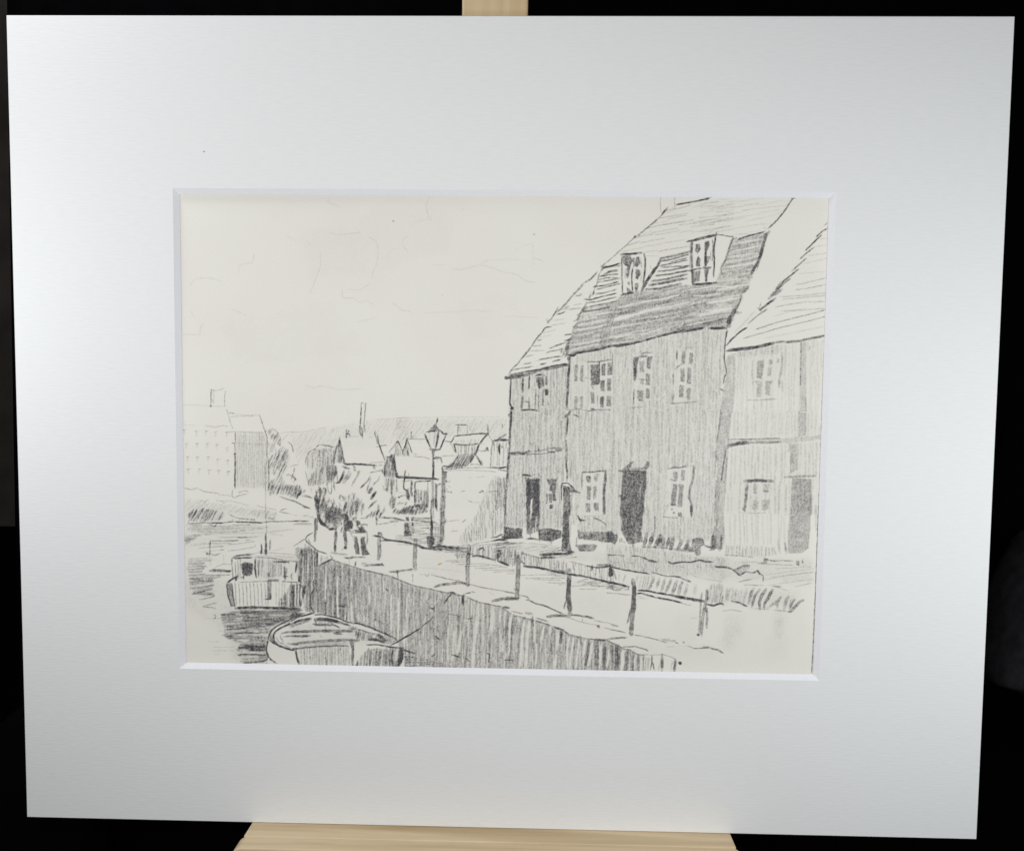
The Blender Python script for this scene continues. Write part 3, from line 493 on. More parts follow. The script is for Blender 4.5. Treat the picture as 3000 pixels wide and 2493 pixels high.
for s, w in [("440 862 650 820 900 770", 5), ("430 945 600 925 860 880", 4), ("400 1080 600 1065 830 1010", 4.4), ("590 730 750 700 900 680", 4), ("270 1300 700 1240", 3), ("250 1420 500 1370 720 1340", 5), ("130 1600 350 1570 600 1530", 6), ("100 1730 500 1680", 5)]: E(s, w, .72)
t('A4')
for s, w in [("1300 140 1500 105 1760 60", 5), ("1190 330 1450 300 1700 240", 4), ("1120 560 1400 510 1700 440 1996 380", 4.6), ("1130 620 1500 540", 3), ("1750 170 1996 110", 7), ("1180 420 1450 370", 3)]: E(s, w, .65)
L("1720 80 1680 200 1610 400 1560 600", .22, 26); L("1690 100 1660 240", .25, 16)
L("1300 0 1240 110 1200 200", .6, 6); L("1280 70 1200 120", .6, 4); L("1220 180 1150 210", .8, 4); L("1210 240 1140 290", .6, 5); L("1200 275 1160 290", .8, 6); L("1150 300 1140 400", .45, 9); L("1130 420 1070 520", .6, 8); L("1080 500 1050 600 1060 700", .62, 11)
t('A3'); L("1015 568 975 620 940 720 910 830 880 930 850 1010", .75, 9.4); L("860 1000 800 1100 750 1195", .75, 9); L("930 830 830 1130", .5, 5); L("710 1375 640 1450", .62, 11); L("610 1480 590 1580 520 1740", .58, 6)
t('A6'); L("330 0 260 130 215 200 190 330", .72, 12); L("270 90 405 95", .5, 8); L("290 190 230 240 225 330", .5, 7); Z("200 200 250 220 215 330 175 330", .5)
def dormer(): cur('drawn_house.middle', 'drawn_dormer')
dormer(); t('A2')
EZ("350 900 690 890 700 930 900 940 850 1080 690 1320 640 1420 380 1470", .8)
L("340 905 450 895 560 885 650 880", .97, 7); L("680 890 700 960 692 1150 670 1330", .92, 5.4); L("360 930 358 1100 370 1480", .7, 5)
for s, d in [("370 920 485 915 520 1000 490 1060 450 1080 385 1050", .92), ("440 1050 500 1060 470 1180 455 1255 430 1220", .95), ("565 935 620 930 632 1030 590 1080 548 1070", .97), ("515 940 555 950 545 1080 525 1085", .8), ("570 1110 622 1120 632 1200 600 1262 560 1250", .97), ("445 1300 475 1290 470 1345 450 1340", .9), ("430 1370 520 1440 515 1475 430 1465", .88), ("555 1310 610 1320 592 1445 558 1435", .82), ("400 1100 430 1110 430 1250 405 1240", .45)]: Z(s, d)
L("512 1090 505 1250 520 1470", .8, 4.6); L("350 1490 400 1475 520 1465", .85, 5); L("640 1130 640 1300", .4, 3); L("630 950 650 1100", .35, 4)
L("922 955 905 1020 870 1090 790 1180", .8, 7); L("870 1080 790 1190 700 1335 650 1430", .88, 9.5); L("720 920 800 925 910 930", .2); L("770 1060 790 1110 830 1110", .2, 3); L("390 1480 370 1500", .8, 6)
dormer()
EZ("1370 700 1740 640 1980 650 1920 830 1810 1100 1740 1300 1400 1330", .8)
L("1310 715 1400 700 1500 670 1620 640 1750 612", .97, 8); L("1740 570 1735 640", .8, 4); L("1728 640 1705 800 1710 1000 1698 1235", .95, 5); L("1750 610 1830 620 1920 635 1990 640", .7, 3.6); L("1385 700 1375 900 1385 1100 1395 1340", .8, 7); L("1360 740 1355 1100", .4, 4)
for s, d in [("1440 740 1500 740 1515 820 1470 890 1432 840", 1.), ("1480 920 1512 970 1500 1075 1440 1075 1450 970", 1.), ("1570 700 1640 700 1645 770 1605 850 1570 840", 1.), ("1590 920 1655 920 1640 1000 1590 1075 1565 1070", .85), ("1540 1078 1672 1075 1665 1105 1560 1120", .92), ("1380 1150 1440 1140 1450 1300 1400 1350", .8), ("1440 1140 1510 1130 1500 1290 1440 1300", .85), ("1570 1110 1632 1110 1620 1200 1612 1300 1578 1300", 1.)]: Z(s, d)
L("1585 830 1578 1070", .97, 8); L("1320 1145 1450 1115 1550 1100", .9, 5.4); L("1400 1345 1600 1325 1735 1315", .88, 7); L("1680 680 1690 800 1680 1000", .6, 4); L("1660 850 1655 1000", .4, 4)
L("1985 660 1930 800 1870 980 1800 1110", .62, 6); L("1800 1110 1830 1185", .5, 4); L("1990 640 1960 740", .5, 4)
# windows of the middle house
def win(tile, ez, panes, lines, part='drawn_house.middle'):
    cur(part, W); t(tile)
    if ez: EZ(*ez)
    for s, d in panes: Z(s, d)
    for s, w, d in lines: L(s, d, w)
win('A4', ("1130 820 1360 800 1360 1500 1140 1490", .45), [("1170 840 1212 830 1210 1080 1160 1080", .66), ("1250 850 1302 850 1290 1080 1250 1080", .62), ("1160 1300 1210 1300 1200 1490 1160 1490", .55), ("1250 1300 1290 1300 1290 1460 1250 1460", .5)], [("1110 1500 1240 1485 1350 1520", 3, .5), ("1320 1025 1345 1035", 4, .6)])
win('A4', ("1390 800 1715 780 1710 1500 1390 1500", .7), [("1398 840 1512 835 1518 1130 1405 1135", .95), ("1395 1240 1450 1240 1462 1400 1412 1400", .66), ("1560 830 1622 820 1612 1005 1560 1005", .76), ("1650 800 1712 800 1712 985 1650 985", .76), ("1545 1060 1612 1060 1605 1222 1545 1222", .88), ("1640 1040 1702 1040 1692 1222 1640 1222", .82), ("1538 1300 1602 1300 1592 1460 1538 1460", .88), ("1635 1290 1702 1290 1697 1445 1635 1445", .74)], [("1350 800 1500 800 1600 780 1700 770", 4.4, .68), ("1720 700 1715 980", 4, .5), ("1350 1520 1500 1500 1700 1495", 4, .6), ("1525 800 1520 1120", 5, .8), ("1400 1480 1470 1500", 5, .7), ("1500 1280 1500 1450", 3, .4), ("1420 1150 1440 1200", 5, .5)])
win('A5', ("300 800 650 780 620 1560 290 1600", .55), [("320 830 425 810 395 950 372 1200 335 1150", .88), ("425 805 545 795 540 835 430 845", .82), ("540 820 642 812 602 1042 550 1010", .84), ("425 900 505 900 495 1085 425 1085", .55), ("530 1108 602 1108 597 1292 520 1292", .72), ("530 1358 602 1358 592 1525 530 1525", .7), ("380 1390 490 1390 482 1572 395 1560", .68), ("440 1190 500 1190 490 1300 440 1280", .4)], [("330 1380 318 1600", 4.4, .72), ("330 880 335 1220", 8, .6), ("270 1680 380 1672 480 1668", 2.8, .42), ("440 780 550 760 630 770", 4, .6), ("350 1000 345 1230", 7, .5), ("400 1200 500 1220", 4, .5)])
win('A5', ("1030 750 1340 720 1300 1600 980 1600", .7), [("1138 730 1197 720 1187 942 1128 942", .72), ("1260 750 1322 770 1312 950 1240 945", .66), ("1110 1018 1182 1018 1172 1245 1110 1245", .66), ("1225 1000 1292 1010 1282 1282 1215 1275", .64), ("1090 1302 1167 1302 1157 1505 1083 1505", .72), ("1213 1348 1283 1350 1277 1562 1213 1555", .64)], [("1050 720 1042 900", 5, .65), ("1020 1040 1070 980 1150 950", 4, .55), ("950 1612 1100 1600 1250 1590 1380 1582", 3.4, .55), ("985 1400 970 1600", 8, .42), ("1200 690 1320 670", 3, .35), ("985 1100 985 1280", 5, .4), ("1060 990 1090 985", 5, .7), ("940 1610 1000 1605", 6, .5)])
win('B1', ("1460 1070 1820 1040 1800 1750 1400 1750", .72), [("1528 1110 1612 1105 1607 1200 1570 1228 1533 1180", .84), ("1650 1110 1742 1100 1715 1205 1665 1190", .55), ("1540 1278 1612 1275 1602 1505 1535 1505", .72), ("1650 1278 1704 1280 1702 1495 1645 1495", .6), ("1518 1558 1592 1560 1592 1712 1518 1712", .74), ("1648 1550 1732 1550 1742 1695 1670 1680", .74)], [("1450 1045 1600 1042 1700 1030 1850 1020", 4.4, .75), ("1850 1020 1840 1200 1820 1400 1822 1560 1830 1745", 8.5, .72), ("1455 1060 1450 1340", 6, .4), ("1660 1080 1740 1080", 4, .5), ("1510 1280 1540 1285", 3.4, .6)])
t('B4'); EZ("1395 120 1780 120 1760 180 1400 180", .6); L("1655 215 1740 240 1870 330", .68, 4); L("1380 180 1420 240 1510 260", .9, 5.4); L("1420 250 1435 310", .8, 6); L("1825 0 1825 140", .6, 9); L("1470 185 1700 180", .25)
win('B2', ("1020 1000 1440 960 1370 1750 1020 1750", .75), [("1098 1030 1172 1030 1172 1192 1100 1140", .58), ("1235 1000 1302 1005 1292 1192 1230 1175", .62), ("1095 1238 1172 1250 1142 1602 1058 1602 1070 1450", .72), ("1200 1240 1277 1250 1252 1625 1170 1625", .66)], [("1010 990 1100 970 1200 968 1320 945", 4, .65), ("1445 940 1425 1150 1380 1300 1365 1450 1400 1600 1400 1745", 8, .56), ("1040 1165 1160 1195", 4.4, .6), ("1430 940 1460 980", 7, .6), ("1060 1590 1140 1590", 5, .8)])
t('B5'); EZ("1000 30 1370 20 1390 200 1000 195", .6); Z("1175 110 1240 125 1255 190 1185 185", .72); L("1395 0 1405 190", .6, 8); L("930 192 1050 205 1180 210", .52, 3.4); dot(1075, 70, 4, .6); dot(1108, 125, 5, .7); L("990 0 1000 60", .4, 6); L("790 190 790 420", .5, 5)
cur('drawn_house.middle', 'drawn_door'); t('B2')
Z("258 1040 652 1040 645 1300 625 1450 600 1760 200 1760 220 1600 240 1300", .8, var=.25); H("258 1040 652 1040 645 1300 600 1745 200 1745 240 1300", 91, 9, 5, .35, 40); L("190 1025 280 1030 400 1022 640 1035", .97, 7); L("420 1070 520 1080", .7, 10)
Z("250 1000 330 930 390 870 445 860 400 940 350 1010", .8); Z("380 980 600 965 640 900 660 865 705 862 700 940 665 990 500 1005", .82); L("215 1440 260 1490", .9, 9); E("545 1300 545 1500", 3, .5)
t('B5'); Z("205 160 600 160 600 180 565 400 600 610 350 650 230 430 245 200", .74); H("220 160 600 160 590 180 560 400 590 600 300 600 250 400", 91, 10, 6, .4, 45); L("345 0 360 300 390 600", .4, 14); L("590 0 600 130", .6, 8); L("240 380 250 430", .7, 8)
cur('drawn_house.middle', 'drawn_plinth')
t('B4'); Z("1380 400 1450 440 1700 440 1996 450 1996 600 1850 625 1700 585 1400 560", .8, var=.5); H("1380 400 1700 440 1996 440 1996 600 1850 620 1700 580 1400 560", 90, 9, 5, .35, 25); Z("1350 665 1500 650 1650 650 1720 670 1660 770 1420 765", .85, var=.5); E("1560 440 1560 530", 2.6, .5); E("1760 450 1750 560", 2.6, .5)
t('B5'); Z("0 430 80 430 100 480 170 470 180 560 120 650 60 610 0 620", .82, var=.4); L("130 560 130 655", .7, 8); H("190 555 260 550 285 620 190 610", 90, 7, 4, .65, 20)
for s in ["650 480 640 560 610 690", "755 475 740 560 690 690", "870 500 840 600 790 700", "940 540 920 700", "1040 545 1020 600 985 710", "1095 560 1060 725", "1240 590 1220 640 1175 735", "1350 590 1330 660 1290 745", "890 500 860 680"]: L(s, .75, 13)
Z("1420 560 1500 540 1590 540 1622 640 1560 700 1560 840 1500 845 1440 775 1290 750 1300 700 1400 690", .72); Z("540 680 800 690 1200 720 1430 700 1430 780 1280 775 1000 730 600 705", .55); L("1600 650 1660 690 1800 725", .65, 7); L("1850 650 1870 750", .5, 10); L("1700 750 1780 742", .7, 4.4); Z("1740 510 1830 510 1810 700 1700 710", .4); L("430 600 430 690", .7, 10)
# ================================================================== left house
LW = [[1498,1109],[1560,1093],[1600,1080],[1665,1075],[1660,1200],[1660,1323],[1652,1420],[1648,1548],[1580,1548],[1482,1541],[1485,1420],[1490,1300],[1495,1200]]
cur('drawn_house.left'); t('N'); H(LW, 90.5, 9, 3.6, .24, 55, skip=.12); H(LW, 90, 15, 6, .11, 90); H(LW, 91, 9, 2.2, .25, 12, skip=.5)
t('A4'); L("235 1050 228 1200 218 1400 250 1470", .95, 5); dot(245, 1475, 9, .9); L("225 1540 200 1580 215 1610", .6, 5); L("238 1500 235 1580 235 1745", .85, 7)
t('B1'); L("272 50 270 150 255 300 250 450 245 600", .75, 7); L("245 600 225 850 210 1000 210 1150", .78, 6); L("205 1100 200 1160", .7, 9); L("205 1150 190 1350 170 1745", .6, 6); t('B4'); L("178 0 168 350", .5, 8)
t('A4'); L("155 1030 250 1022 400 1000 500 972", .85, 13); L("480 975 600 930 700 905 800 890 900 868 1060 842", .62, 11); L("210 990 350 965 500 930 650 915 800 868 1040 828", .92, 5); dot(160, 1030, 9, .85); L("150 1045 210 1045", .7, 5); L("980 835 1070 845", .8, 9)
t('B1'); L("230 730 400 722 480 735 560 698", .75, 7); L("560 690 600 700", .8, 7); L("590 700 730 690 860 660", .55, 3.4); L("590 745 800 738 950 715 1020 700", .6, 3.4); L("870 650 1000 640 1120 640", .55, 4); L("860 670 920 710 1000 700", .6, 4); Z("1015 655 1130 645 1135 690 1035 702", .92); L("725 620 735 720", .6, 6); L("250 760 600 745", .45, 4)
cur('drawn_house.left', 'drawn_roof'); t('A4')
for s, w, d in [("930 0 870 90 830 170", 4.4, .6), ("830 170 780 210 770 240", 5, .7), ("760 290 720 320 680 380", 5.4, .72), ("680 380 600 470 540 560 480 650", 4.4, .68), ("480 640 400 740 380 750", 5.4, .72), ("380 760 330 830 260 890", 4, .72), ("260 890 200 985", 4, .6), ("900 60 820 170", 3, .35), ("640 400 560 540", 3, .35), ("760 180 780 230", 7, .55), ("900 105 960 95 1030 62", 4.4, .85), ("850 195 1000 175", 3, .4), ("740 300 820 285", 4.6, .85), ("830 265 1020 235", 3, .35), ("690 380 880 330", 3, .35), ("640 440 820 410", 2.6, .28), ("1010 412 1060 400 1130 390", 3.6, .72), ("620 485 680 478", 4.4, .82), ("1020 492 1070 480 1115 462", 5, .95), ("540 572 680 555", 3, .45), ("800 600 900 560 960 545 1040 515", 4.4, .8), ("500 642 730 630", 3, .42), ("750 672 800 650 900 630 1000 600", 3.6, .62), ("430 722 570 700", 2.8, .4), ("640 772 800 740 960 715", 4, .75), ("410 832 480 825 540 808", 3.8, .62), ("660 835 740 820", 5.4, .95), ("840 797 900 780 960 768", 4.6, .85), ("220 922 300 910 400 890 560 865", 3.4, .62), ("900 60 1000 30 1260 12", 2.8, .35), ("590 790 640 780", 2.6, .3), ("560 870 640 860", 2.6, .2)]: L(s, d, w)
H("930 640 1000 600 1060 560 1060 700 960 760 1000 680", 60, 6, 5, .62, 20)
t('A1'); L("1500 1150 1400 1260 1300 1320", .62, 5); L("1460 1190 1380 1280", .6, 4); L("1300 1320 1200 1430 1130 1500", .45, 6); L("1130 1500 1000 1660 900 1745", .5, 6); L("1290 1340 1180 1460 960 1700", .25, 5); LL(.65, 3.6, "1170 1512 1270 1490", "1020 1682 1080 1660"); LL(.38, 3, "1150 1642 1260 1620", "1080 1712 1270 1682", "1380 1460 1430 1450", "1230 1480 1290 1470")
win('A4', ("385 1010 570 1000 570 1490 385 1490", .6), [], [("405 1020 405 1150 410 1245", 7.6, .88), ("402 1300 392 1490", 8, .72), ("502 1010 495 1190", 5, .95), ("495 1325 500 1490", 5, .68), ("380 1500 480 1498 580 1500 640 1512", 5, .95), ("420 1380 510 1382", 3.6, .52), ("420 1190 500 1185", 2.6, .3)], 'drawn_house.left')
win('A4', ("590 990 800 980 790 1460 590 1500", .45), [("600 1010 712 1005 715 1150 650 1190 605 1110", .68), ("735 1000 772 1010 770 1135 738 1135", .95), ("730 1188 785 1190 788 1285 730 1285", 1.)], [("590 1000 650 985 720 995", 6, .85), ("630 1040 650 1190", 7, .7), ("600 1200 590 1490", 4, .55), ("640 1200 635 1500", 4, .55), ("700 1040 712 1150", 5, .7), ("705 1200 700 1430", 5, .62), ("770 1380 790 1450", 5, .62), ("690 1430 720 1430", 4, .5)], 'drawn_house.left')
win('B1', ("850 1160 1050 1160 1020 1660 860 1660", .5), [("865 1175 1035 1165 1025 1335 960 1362 912 1355 895 1240", .9), ("897 1402 958 1402 958 1550 905 1550", 1.), ("962 1350 1012 1350 1022 1515 970 1515", .92), ("915 1595 985 1565 962 1655 922 1655", .95)], [("870 1400 868 1570", 4.4, .62), ("860 1170 1040 1165", 4, .7)], 'drawn_house.left')
E("905 1240 905 1330", 3.4, .9)
cur('drawn_house.left', 'drawn_door'); t('B1')
Z("522 1150 752 1150 755 1760 530 1760", .97, var=.2); L("680 1160 700 1700", .7, 14); L("560 1160 570 1500", .6, 12); L("460 1088 550 1098 620 1108", .92, 6); L("480 1137 540 1142", .8, 4); L("720 1060 755 1130", .6, 4); L("630 1090 720 1080", .4, 3)
t('B4'); Z("530 152 750 152 740 430 600 480 530 480", .9); E("605 -50 598 220", 4, .9); E("690 180 680 450", 3.4, .7); E("640 380 640 460", 5, .8); L("590 450 595 560", .6, 4); L("530 562 640 560 745 578", .95, 5); L("740 400 745 600", .85, 5)
t('B1'); E("615 1480 612 1745", 4, .9)
cur('drawn_house.left', 'drawn_plinth'); t('B4')
Z("145 345 300 375 460 380 465 545 200 560 145 540", .97, var=.2); L("200 548 460 540", .8, 6); Z("750 395 900 385 1112 412 1112 540 960 600 820 590 745 575", .95, var=.25); H("880 540 960 540 960 650 880 640", 90, 7, 5, .6, 20)
cur('drawn_pump'); t('B1')
EZ("1110 1240 1260 1230 1340 1400 1260 1760 1100 1760", .45)
L("1110 1520 1112 1260 1150 1228 1250 1235", .85, 4); L("1230 1240 1290 1290 1340 1360 1415 1390", .92, 6); Z("1230 1280 1290 1310 1370 1370 1320 1390 1240 1370", .82)
Z("1145 1270 1245 1280 1262 1400 1258 1760 1140 1760", .97); Z("1240 1400 1305 1400 1275 1760 1240 1760", .5)
t('B4'); Z("1140 152 1258 152 1245 350 1250 600 1290 785 1118 765 1125 500 1136 200", .95); L("1190 100 1195 700", .6, 14); Z("1230 400 1290 280 1270 480 1260 700 1240 620", .4); EZ("1270 300 1360 300 1350 740 1280 740", .5); L("1372 530 1350 700", .6, 3.6); Z("1270 740 1345 770 1290 810 1200 790", .8); L("1135 420 1130 700", .4, 4)
H("1240 0 1400 0 1350 300 1240 350", 90, 7, 3.6, .35, 30)
# ================================================================== garden wall
cur('drawn_garden_wall'); t('C3')
L("780 1100 900 1112 1050 1090 1300 1085 1600 1080", .5, 3.4); L("850 1140 1000 1125 1200 1128 1450 1135 1650 1150", .35, 3); L("1580 1080 1720 1088 1860 1075", .95, 5.4); L("1700 1115 1860 1145", .75, 3.4)
Z("765 1140 850 1140 830 1400 830 1760 740 1760 770 1400", .56); H("765 1130 850 1130 830 1745 740 1745", 90, 6, 4, .45, 30); L("775 1060 780 1150 820 1165 860 1150", .75, 4); dot(840, 1310, 5, .7); dot(845, 1440, 4, .6)
LL(.3, 3, "1210 1240 1270 1258", "1340 1245 1480 1235", "1200 1630 1260 1655 1400 1665", "860 1380 920 1420", "1620 1150 1700 1155"); LL(.5, 3, "845 1320 910 1320 915 1290", "1080 1500 1110 1475 1160 1475", "1530 1490 1600 1485 1700 1475", "830 1480 950 1505"); L("1370 1490 1400 1505 1440 1460 1450 1490 1475 1475", .72, 3)
L("1205 1630 1255 1655", .6, 4)
t('C6'); Z("735 152 825 152 805 600 800 680 770 800 700 800 730 640 740 400", .64); H("740 150 830 150 800 650 770 800 720 800 740 400", 90, 6, 4, .5, 30); L("828 340 825 405", .9, 5); L("790 560 800 680", .5, 7); LL(.4, 3, "830 380 920 375 1060 365", "910 555 960 548 1040 545"); L("1110 400 1130 380 1165 350", .62, 3.6); H("650 450 740 450 720 780 660 780", 92, 7, 3, .35, 30)
t('N'); GW = [[1449,1392],[1484,1399],[1484,1480],[1481,1539],[1440,1574],[1379,1592],[1342,1593],[1348,1570],[1362,1551],[1378,1530],[1395,1504],[1414,1462],[1430,1420]]
H(GW, 91, 6.5, 3.2, .42, 34, rag=14, skip=.12); H([[1455,1400],[1484,1400],[1484,1480],[1445,1500]], 90, 6, 4, .38, 30)
t('C6'); LL(.45, 3, "780 790 1050 800 1200 770", "1250 792 1500 770 1996 738", "1500 802 1700 775 1930 745"); L("1260 775 1450 735 1600 715", .5, 3); L("1600 715 1720 692 1860 700", .9, 6); L("1590 655 1700 640 1780 598", .65, 5)
# ================================================================== street lamp
cur('drawn_street_lamp'); t('C6'); L("600 0 590 200 590 360", .62, 6); L("630 0 625 350", .5, 4); L("590 330 598 450 595 620", .98, 8); Z("510 640 600 620 645 640 652 740 600 825 525 800", .95, var=.3); L("590 600 600 800", .6, 9)
t('C3'); Z("600 790 657 790 642 935 612 940", .92); L("630 932 690 920 750 922", .95, 8); L("750 920 768 1010", .75, 4.6); L("620 935 625 1100 620 1260", .92, 6.4); Z("598 1275 637 1275 637 1760 600 1760", .62); dot(620, 1245, 7, .85); L("680 940 700 970", .5, 5)
cur('drawn_street_lamp', 'drawn_lantern')
L("692 255 685 310 672 365", .85, 5.4); Z("545 455 620 385 665 350 692 400 745 465 700 450 600 455", .82); L("500 495 580 478 650 470 720 465", .95, 5); L("740 460 790 515 850 515", .88, 5); L("475 515 520 620 550 690 580 755", .97, 6); L("712 470 700 600 660 760", .92, 6); L("840 510 815 590 790 650 740 770", .95, 5); L("560 775 640 788 740 780", .97, 6)
H("540 500 640 490 620 720 580 700", 85, 8, 3, .32, 40); L("690 490 670 700", .5, 4); dot(720, 460, 6, .8); L("830 500 850 520", .8, 5); L("650 350 640 440", .5, 7)
# ================================================================== cottages across the path
cur('drawn_cottage.gabled'); t('C2')
H("825 710 850 800 862 900 912 1110 735 1110 748 950 790 800", 88, 6, 4.4, .72, 40); L("830 700 822 770 830 830", .97, 6); L("790 800 750 950 735 1100", .7, 4.4); L("850 820 880 1000 910 1120", .75, 5)
L("810 665 950 680 1150 675", .4); L("1415 580 1420 650 1440 720 1455 800", .62, 3.6); L("1455 650 1480 800 1540 960 1580 1080", .88, 4.6); L("1300 685 1390 692", .32); L("880 1112 950 1140 1100 1138 1200 1142 1340 1155 1450 1162", .92, 6); L("1340 1110 1450 1112 1560 1100", .4, 3.6); L("1480 1165 1550 1155", .5, 3.6)
Z("1050 1160 1095 1160 1100 1250 1060 1250", .72); L("1390 1165 1395 1215", .7, 5); L("1420 1190 1410 1220", .7, 5); L("870 1170 920 1200 985 1212", .85, 8)
cur('drawn_cottage.gabled', 'drawn_chimney'); L("942 560 935 640 936 710", .85, 3.6); L("950 570 985 595 950 635 990 640 998 670", .72, 3.4)
cur('drawn_factory_chimney'); L("1190 120 1185 220 1180 300 1170 480", .75, 3.8); L("1170 480 1160 600 1185 672", .8, 4.4); L("1262 120 1252 250 1240 400 1230 480 1248 600", .7, 3.6); L("1190 125 1210 108 1225 135", .65, 3.6); L("1245 140 1265 120", .7, 5); L("1212 550 1200 640 1212 710", .85, 4.6); L("1190 520 1180 640", .5, 4)
cur('drawn_cottage.row'); L("1500 830 1560 825 1620 825", .68, 3.4); L("1430 850 1520 835", .4, 3); L("1650 950 1720 850 1790 770 1810 760 1860 880 1872 930", .62, 3.4); H("1780 830 1810 900 1840 1000 1730 1000 1740 900", 88, 6, 3.4, .45, 25); L("1950 712 1930 800 1880 930", .75, 3.6)
t('C3'); H("178 620 250 880 90 880 140 760", 88, 6, 3.4, .6, 25); L("182 600 150 720 105 840", .65, 3.4); L("185 600 220 700 268 835", .88, 4); H("0 680 40 700 90 860 0 880", 88, 6, 3.2, .45, 25); L("0 660 30 645 70 730 102 800", .62, 3.4); L("190 602 350 608 500 605", .42, 3); L("257 470 250 600", .65, 3.8); L("285 540 285 600", .5, 3); L("315 570 380 605", .3); L("290 892 370 900 450 905 580 940", .5, 3); L("300 862 350 858", .4, 3); dot(182, 600, 4, .7); L("190 800 210 890", .6, 6); L("110 830 140 880", .6, 5)
cur('drawn_cottage.porch'); t('C2')
H("1690 970 1740 980 1750 1100 1795 1350 1560 1350 1530 1250 1600 1100", 86, 6, 4.6, .72, 35); L("1735 1000 1742 1150 1770 1280 1800 1365", .95, 7); L("1590 1020 1680 1020", .75, 5); L("1330 1280 1430 1265 1540 1240", .55, 3.6); L("1690 970 1700 1100", .7, 6); Z("1580 1040 1650 1060 1620 1100", .5)
H("1570 1350 1790 1370 1790 1560 1740 1720 1690 1700 1640 1600 1560 1560", 90, 8, 4, .55, 40); L("1700 1400 1690 1640", .6, 6)
t('C3'); L("0 1180 20 1240 150 1248 300 1255 400 1262 620 1265 710 1278", .92, 7); L("0 1225 600 1275", .35, 8); L("158 1130 145 1200 140 1280 130 1430 180 1462", .88, 4.8); L("210 1170 215 1240", .42, 3); L("90 1300 150 1310 270 1295", .45, 3.6); L("265 1300 255 1430 262 1560", .82, 7); L("320 1320 312 1500 310 1680", .85, 4.4); L("320 1322 450 1308 590 1305", .9, 4); L("535 1310 530 1480", .55, 3.4)
H("330 1450 540 1470 550 1745 310 1745", 90, 6.5, 4.4, .7, 30); L("10 1280 10 1500", .35, 3); L("200 1450 215 1620", .85, 8); dot(45, 1575, 5, .75); L("40 1500 160 1495", .28, 3); L("240 1480 280 1550", .7, 8); H("640 1350 700 1350 690 1745 650 1745", 90, 6, 4.4, .65, 30); L("180 1600 210 1600", .8, 6); L("60 1570 130 1540", .5, 4)
t('C6'); L("668 0 672 150 685 200", .88, 8); L("665 0 655 150", .5, 4); t('C3'); L("700 1380 720 1360 775 1358", .65, 3.6); L("660 1350 700 1400", .5, 6)
cur('drawn_cottage.slated'); L("1000 370 1100 368 1190 372", .75, 3.8); L("1042 375 1028 530", .65, 4.6); L("1070 380 1062 430 1080 475", .55, 4); L("1190 380 1190 520", .45, 3); L("975 552 1150 540 1350 518 1540 518", .85, 4.4); L("1530 380 1540 510", .72, 6); L("1525 515 1545 520", .8, 7)
L("975 552 940 640 908 655 810 640", .78, 4); L("908 660 950 750 985 830", .5, 3); L("968 680 985 760 1005 830", .88, 4.8); L("960 690 1150 705 1300 690 1385 680", .82, 4.6); H("1000 620 1390 620 1400 670 1000 690", 90, 7, 3, .28, 15); H("980 700 1390 690 1340 870 1010 850", 88, 7, 3.4, .42, 25); L("1535 525 1480 580 1400 680 1370 740 1330 870", .85, 6)
H("1000 870 1340 850 1290 950 1200 1060 1000 1090 820 1090 930 1010", 62, 6, 4.4, .75, 28); H("930 1010 1230 1000 1200 1060 820 1090", 60, 8, 6, .4, 20); L("1340 880 1390 960 1440 1045", .85, 5.4); L("1230 1035 1340 1030 1440 1040", .55, 3.4); L("1540 520 1570 580 1610 640", .55, 3.4); L("1370 800 1440 802 1520 800", .55, 3.6); L("1490 805 1525 750 1540 810", .75, 6); L("1420 690 1500 690", .3, 3); L("1430 960 1445 1040", .5, 6)
L("775 1065 830 1060 900 1072 960 1010", .82, 6); L("750 892 850 888 980 880", .35, 3); L("1190 380 1210 400", .3, 3)
cur('drawn_cottage.end'); L("1610 642 1720 622 1870 625", .88, 7); L("1700 610 1780 560 1840 530", .7, 7); L("1780 350 1775 410", .7, 4); L("1610 670 1600 750 1590 900 1580 1080", .55, 4); H("1620 660 1860 640 1860 1060 1600 1060", 90, 9, 3, .38, 45); L("1732 690 1728 780 1736 860", .95, 6); L("1750 715 1775 735 1745 760", .6, 4); L("1620 650 1620 700", .7, 7)
# ================================================================== trees and shrubs
cur('drawn_tree.poplar'); t('C1')
H("1450 760 1550 720 1650 780 1700 900 1640 960 1560 900", 58, 7, 3.4, .45, 22); L("1440 760 1550 718 1640 770 1690 870", .35, 3); H("1520 790 1660 840 1600 900 1540 890", 62, 7, 5, .5, 22); L("1690 870 1680 1000", .5, 4)
H("1490 950 1600 950 1620 1080 1500 1150", 65, 6, 3.4, .32, 30); H("1490 1200 1720 1020 1800 1050 1860 1200 1820 1380 1650 1540 1500 1440", 66, 7, 3.6, .55, 24, skip=.18); H("1690 1100 1850 1150 1800 1350 1560 1400 1560 1250", 68, 10, 4.6, .4, 18, skip=.3)
L("1815 930 1870 980 1900 1060 1905 1110", .58, 3.6); H("1510 1600 1700 1500 1800 1650 1990 1720 1990 1745 1500 1745", 70, 7, 4, .55, 22); L("1790 1500 1830 1480 1910 1530 1940 1560 1900 1615", .62, 4.4); L("1840 1350 1900 1330 1996 1330", .42, 3); L("1920 1350 1920 1430 1890 1500", .42, 3); L("1640 960 1690 1000", .5, 5)
t('C4'); H("1446 0 1996 10 1996 170 1900 210 1700 150 1450 170", 72, 7, 4, .58, 24); L("1650 200 1800 240 1996 320", .42, 4.4); L("1690 225 1950 290", .4, 4); L("1970 140 1930 220", .85, 7)
cur('drawn_tree.broad'); t('C2')
L("430 860 480 820 560 815", .62, 3.4); L("560 828 640 835 740 857", .78, 4.4); L("425 885 320 935 270 1040 255 1160", .52, 3.2); L("400 880 430 900", .5, 5)
